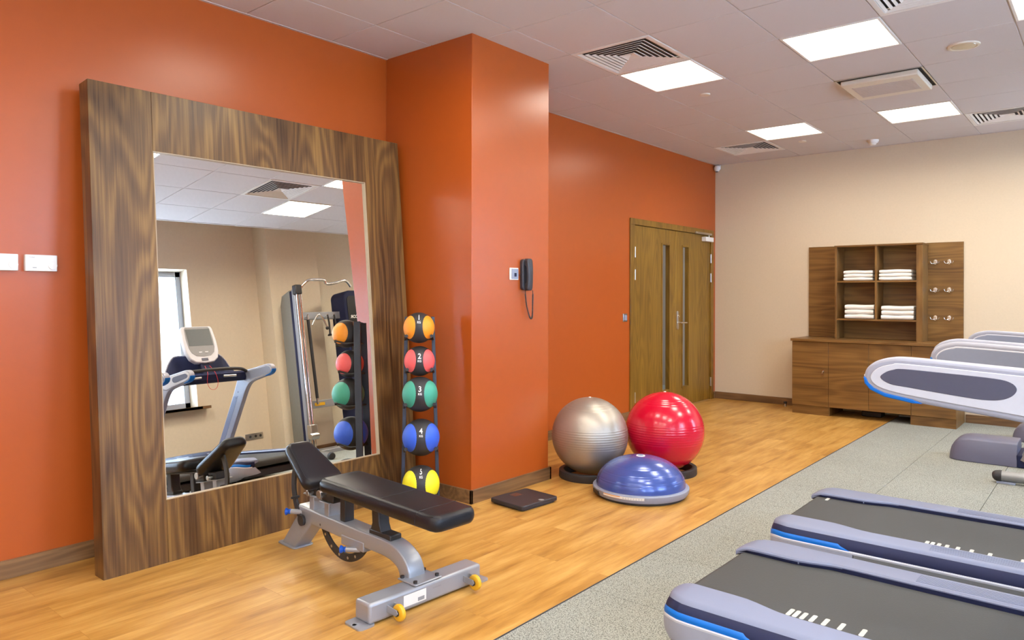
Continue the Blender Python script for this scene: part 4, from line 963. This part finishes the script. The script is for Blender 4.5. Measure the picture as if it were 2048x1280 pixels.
    # rear roller guard
    b = BM(); box(b, 0.11, 0.18, -0.36, 0.36, 0.085, 0.15); obj('rear_crossmember', b, 'blacksteel', t, bevel=0.01)
    return t
m1 = [(0.447, -0.205), (0.468, -0.205), (0.492, -0.205), (0.522, -0.205), (0.562, -0.205), (0.612, -0.205), (0.677, -0.205), (0.790, -0.205)]
T1 = make_treadmill('nearest grey treadmill with blue striped rear corner at the bottom right of the photo', m1); T1.location = (2.638, 2.715, 0); T1.rotation_euler = (0, 0, math.radians(-1.1))
m2 = [(x+0.235, -0.205) for x, y in m1]+[(0.145, 0.225)]
T2 = make_treadmill('grey treadmill in the second place, right behind the nearest one', m2); T2.location = (2.615, 3.785, 0)

# ================================================================== ELLIPTICAL BEHIND THE TREADMILLS
el = thing('cross_trainer', 'grey cross trainer base with rounded shroud beyond the treadmills at the right edge', 'exercise machine', (3.25, 6.5, 0))
def shroud(x0, x1, y0, y1, h, nm='rear_shroud'):
    b = BM(); secs = []
    for (x, k, hh) in ((0, 0.62, 0.30), (0.012, 0.76, 0.55), (0.04, 0.90, 0.80), (0.08, 0.97, 0.94), (0.14, 1, 1), (x1-x0, 1, 1)):
        c = (y0+y1)/2; hw = (y1-y0)/2*k; z = h*hh
        secs.append([Vector((x0+x-3.25, c-6.5+y, zz)) for y, zz in ((-hw, 0), (-hw, z*0.30), (-hw*0.80, z*0.92), (-hw*0.62, z), (hw*0.62, z), (hw*0.80, z*0.92), (hw, z*0.3), (hw, 0))])
    loft(b, secs); return obj(nm, b, 'lavd', el, bevel=0.006, angle=50)
shroud(2.89, 3.345, 6.70, 7.06, 0.185)
shroud(3.20, 3.75, 7.90, 8.22, 0.16, 'front_shroud')
b = BM(); tube(b, [(3.40-3.25, 6.72-6.5, 0.045), (3.50-3.25, 6.76-6.5, 0.30), (3.72-3.25, 6.86-6.5, 0.80)], 0.045, 20); obj('lift_tube', b, 'metalgrey', el)
b = BM(); box(b, 0.09, 0.9, 0.20, 0.56, 0.0, 0.10); obj('base_housing', b, 'navy', el, bevel=0.01)
b = BM(); tube(b, [(3.295-3.25, 6.10-6.5, 0.05), (4.5-3.25, 6.16-6.5, 0.05)], 0.036, 20); obj('floor_tube', b, 'metalgrey', el)
b = BM(); tube(b, [(3.255-3.25, 6.098-6.5, 0.046), (3.262-3.25, 6.098-6.5, 0.047), (3.275-3.25, 6.098-6.5, 0.049), (3.298-3.25, 6.10-6.5, 0.05), (3.31-3.25, 6.10-6.5, 0.05)], [0.018, 0.028, 0.036, 0.040, 0.040], 20); obj('end_cap', b, 'rubberblack', el)
b = BM(); box(b, 0.03, 0.14, -0.425, -0.375, 0.0, 0.016); obj('floor_pad', b, 'grayplastic', el, bevel=0.003)
b = BM(); box(b, 0.95, 1.05, -0.38, 0.42, 0.02, 0.09); tube(b, [(1.0, 0.3, 0.08), (0.95, 0.3, 0.9), (1.0, 0.3, 1.3)], 0.04, 16); obj('mast', b, 'metalgrey', el, bevel=0.004)
b = BM(); prism(b, rrect(0.16, 0.44, 1.22, 1.48, 0.05), 0.93, 0.99, 'X'); obj('console', b, 'lavl', el, bevel=0.01)

# ================================================================== CABLE TOWER (seen in the mirror)
ct = thing('cable_machine', 'tall twin tower cable machine with chrome bar, seen in the mirror', 'exercise machine', (5.0, 5.68, 0))
def L_(x, y, z): return (x-5.0, y-5.6, z)
def lbox(b, x0, x1, y0, y1, z0, z1): box(b, x0-5.0, x1-5.0, y0-5.6, y1-5.6, z0, z1)
b = BM(); prism(b, [(-0.02, 0.05), (0.22, 0.05), (0.22, 2.02), (0.17, 2.15), (-0.02, 2.20)], -0.12, -0.06, 'Y'); obj('side_cover', b, 'olive', ct, bevel=0.01)
b = BM(); lbox(b, 4.93, 4.98, 5.48, 5.56, 0.05, 2.18); obj('dark_column', b, 'navy', ct, bevel=0.004)
b = BM(); lbox(b, 4.865, 4.93, 5.48, 5.56, 0.03, 2.20); obj('tower_post', b, 'silver', ct, bevel=0.006)
for y in (5.50, 5.545):
    b = BM(); tube(b, [L_(4.835, y, 0.10), L_(4.835, y, 2.12)], 0.017, 16); obj('guide_rod', b, 'chrome', ct)
b = BM(); lbox(b, 4.81, 4.90, 5.47, 5.57, 2.12, 2.25); obj('top_cap', b, 'blacksteel', ct, bevel=0.015)
b = BM(); lbox(b, 4.78, 4.87, 5.47, 5.57, 0.22, 0.40); cyl(b, L_(4.80, 5.46, 0.25), L_(4.80, 5.58, 0.25), 0.045, 20); obj('pulley_carriage', b, 'steel', ct, bevel=0.008)
b = BM(); tube(b, catmull([L_(4.85, 5.56, 2.20), L_(4.80, 5.66, 2.30), L_(4.80, 5.78, 2.315), L_(4.80, 5.92, 2.31), L_(4.80, 5.96, 2.26), L_(4.80, 6.10, 2.275), L_(4.80, 6.28, 2.31), L_(4.85, 6.40, 2.24)], 6), 0.019, 14); obj('pull_up_bar', b, 'chrome', ct)
b = BM(); lbox(b, 4.98, 5.03, 5.58, 6.32, 1.80, 1.90); obj('accessory_rail', b, 'silver', ct, bevel=0.004)
b = BM()
for y in (5.70, 5.86, 6.02, 6.13): cyl(b, L_(4.98, y, 1.83), L_(4.93, y, 1.83), 0.010, 10); cyl(b, L_(4.935, y, 1.83), L_(4.935, y, 1.86), 0.008, 10)
obj('accessory_hook', b, 'chrome', ct)
b = BM(); lbox(b, 4.98, 5.05, 5.58, 6.32, 0.60, 0.70); obj('lower_brace', b, 'silver', ct, bevel=0.004)
b = BM(); lbox(b, 4.975, 4.98, 5.70, 5.86, 0.63, 0.67); obj('warning_strip', b, 'yellow', ct)
b = BM(); prism(b, rrect(6.26-5.6, 6.64-5.6, 0.10, 2.18, 0.10, 8), -0.16, 0.16, 'X'); tw = obj('stack_tower', b, 'navy', ct, bevel=0.015)
b = BM(); prism(b, rrect(6.30-5.6, 6.60-5.6, 1.2, 2.10, 0.06), -0.166, -0.158, 'X'); obj('tower_face', b, 'seam', tw)
b = textmesh('PRECOR', 0.062, lambda x, y, z: Vector((-0.168, 0.85-x, 1.80+y)), offset=0.001); obj('lettering', b, 'white', tw)
b = BM()
for y in (6.33, 6.41, 6.49):
    box(b, -0.170, -0.166, y-5.6, y+0.055-5.6, 1.60, 1.72); box(b, -0.170, -0.166, y-5.6, y+0.055-5.6, 1.44, 1.56)
obj('instruction_picture', b, 'placard', tw)
b = BM(); lbox(b, 4.80, 5.20, 5.44, 6.75, 0.0, 0.05); obj('base_plate', b, 'silver', ct, bevel=0.006)
for (p0, p1) in ((L_(3.80, 5.04, 0.045), L_(4.82, 5.50, 0.045)), (L_(4.62, 6.28, 0.05), L_(5.0, 6.70, 0.05))):
    b = BM(); tube(b, [p0, p1], 0.036, 18); lg = obj('stabiliser_leg', b, 'metalgrey', ct)
    d = (Vector(p1)-Vector(p0)).normalized(); P0 = Vector(p0)
    b = BM(); tube(b, [P0-d*0.05, P0-d*0.045, P0-d*0.02, P0+d*0.03], [0.02, 0.034, 0.043, 0.043], 18); obj('end_cap', b, 'rubberblack', lg)
# attachments hanging on the rail hooks
def att(name, y, label, builder, m, parts=()):
    t = thing(name, label, 'cable attachment', (4.935, y+0.08, 1.85), group='cable attachments hanging on the rail')
    builder(t); return t
def a_bar(t):
    b = BM(); tube(b, [(0, 0, -0.06), (0, 0.02, -1.12)], 0.021, 12); obj('padded_bar', b, 'rubberblack', t)
    b = BM(); tube(b, [(0, 0.02, -1.12), (0, 0.0225, -1.20)], [0.019, 0.016], 12); tube(b, [(0, 0, 0.0), (0, 0, -0.06)], 0.014, 12); obj('bar_end', b, 'steel', t)
def a_chrome(t):
    b = BM(); tube(b, catmull([(-0.02, -0.12, -0.14), (-0.02, -0.04, -0.02), (-0.02, 0.02, 0.0), (-0.02, 0.08, -0.08), (-0.02, 0.12, -0.17)], 6), 0.013, 12); obj('curved_bar', b, 'chrome', t)
    b = BM(); lathe(b, [(0, -0.026), (0.018, -0.018), (0.026, 0), (0.018, 0.018), (0, 0.026)], 18, c=(-0.02, 0.122, -0.185)); obj('end_ball', b, 'rubberblack', t)
def a_rope(t, L=0.28):
    b = BM(); tube(b, catmull([(0, 0, 0.0), (0, 0.015, -L*0.4), (0, 0.01, -L)], 6), 0.013, 10); obj('rope', b, 'rubberblack', t)
    b = BM(); lathe(b, [(0, 0.02), (0.02, 0.016), (0.034, 0.0), (0.03, -0.012), (0, -0.014)], 18, c=(0, 0.01, -L)); obj('rope_knob', b, 'seam', t)
att('straight_bar', 5.70, 'long black padded bar hanging from the cable machine, seen in the mirror', a_bar, None)
att('pulldown_bar', 5.86, 'short bent chrome bar with black ball end on the accessory rail', a_chrome, None)
att('triceps_rope', 6.02, 'shorter black rope attachment with knob end on the accessory rail', a_rope, None)
att('triceps_rope', 6.13, 'longer black rope attachment hanging nearest the dark tower', lambda t: a_rope(t, 0.44), None)
# wall outlet seen in the mirror
t = thing('power_outlet', 'steel double socket plate low on the window wall, seen in the mirror', 'socket', (WX, 5.28, 0.34))
b = BM(); box(b, -0.010, 0, -0.13, 0.13, -0.042, 0.042); obj('plate', b, 'steel', t, bevel=0.003)
b = BM()
for y in (-0.06, 0.02, 0.09): cyl(b, (-0.0115, y, 0), (-0.010, y, 0), 0.018, 20)
obj('socket', b, 'rubberblack', t)
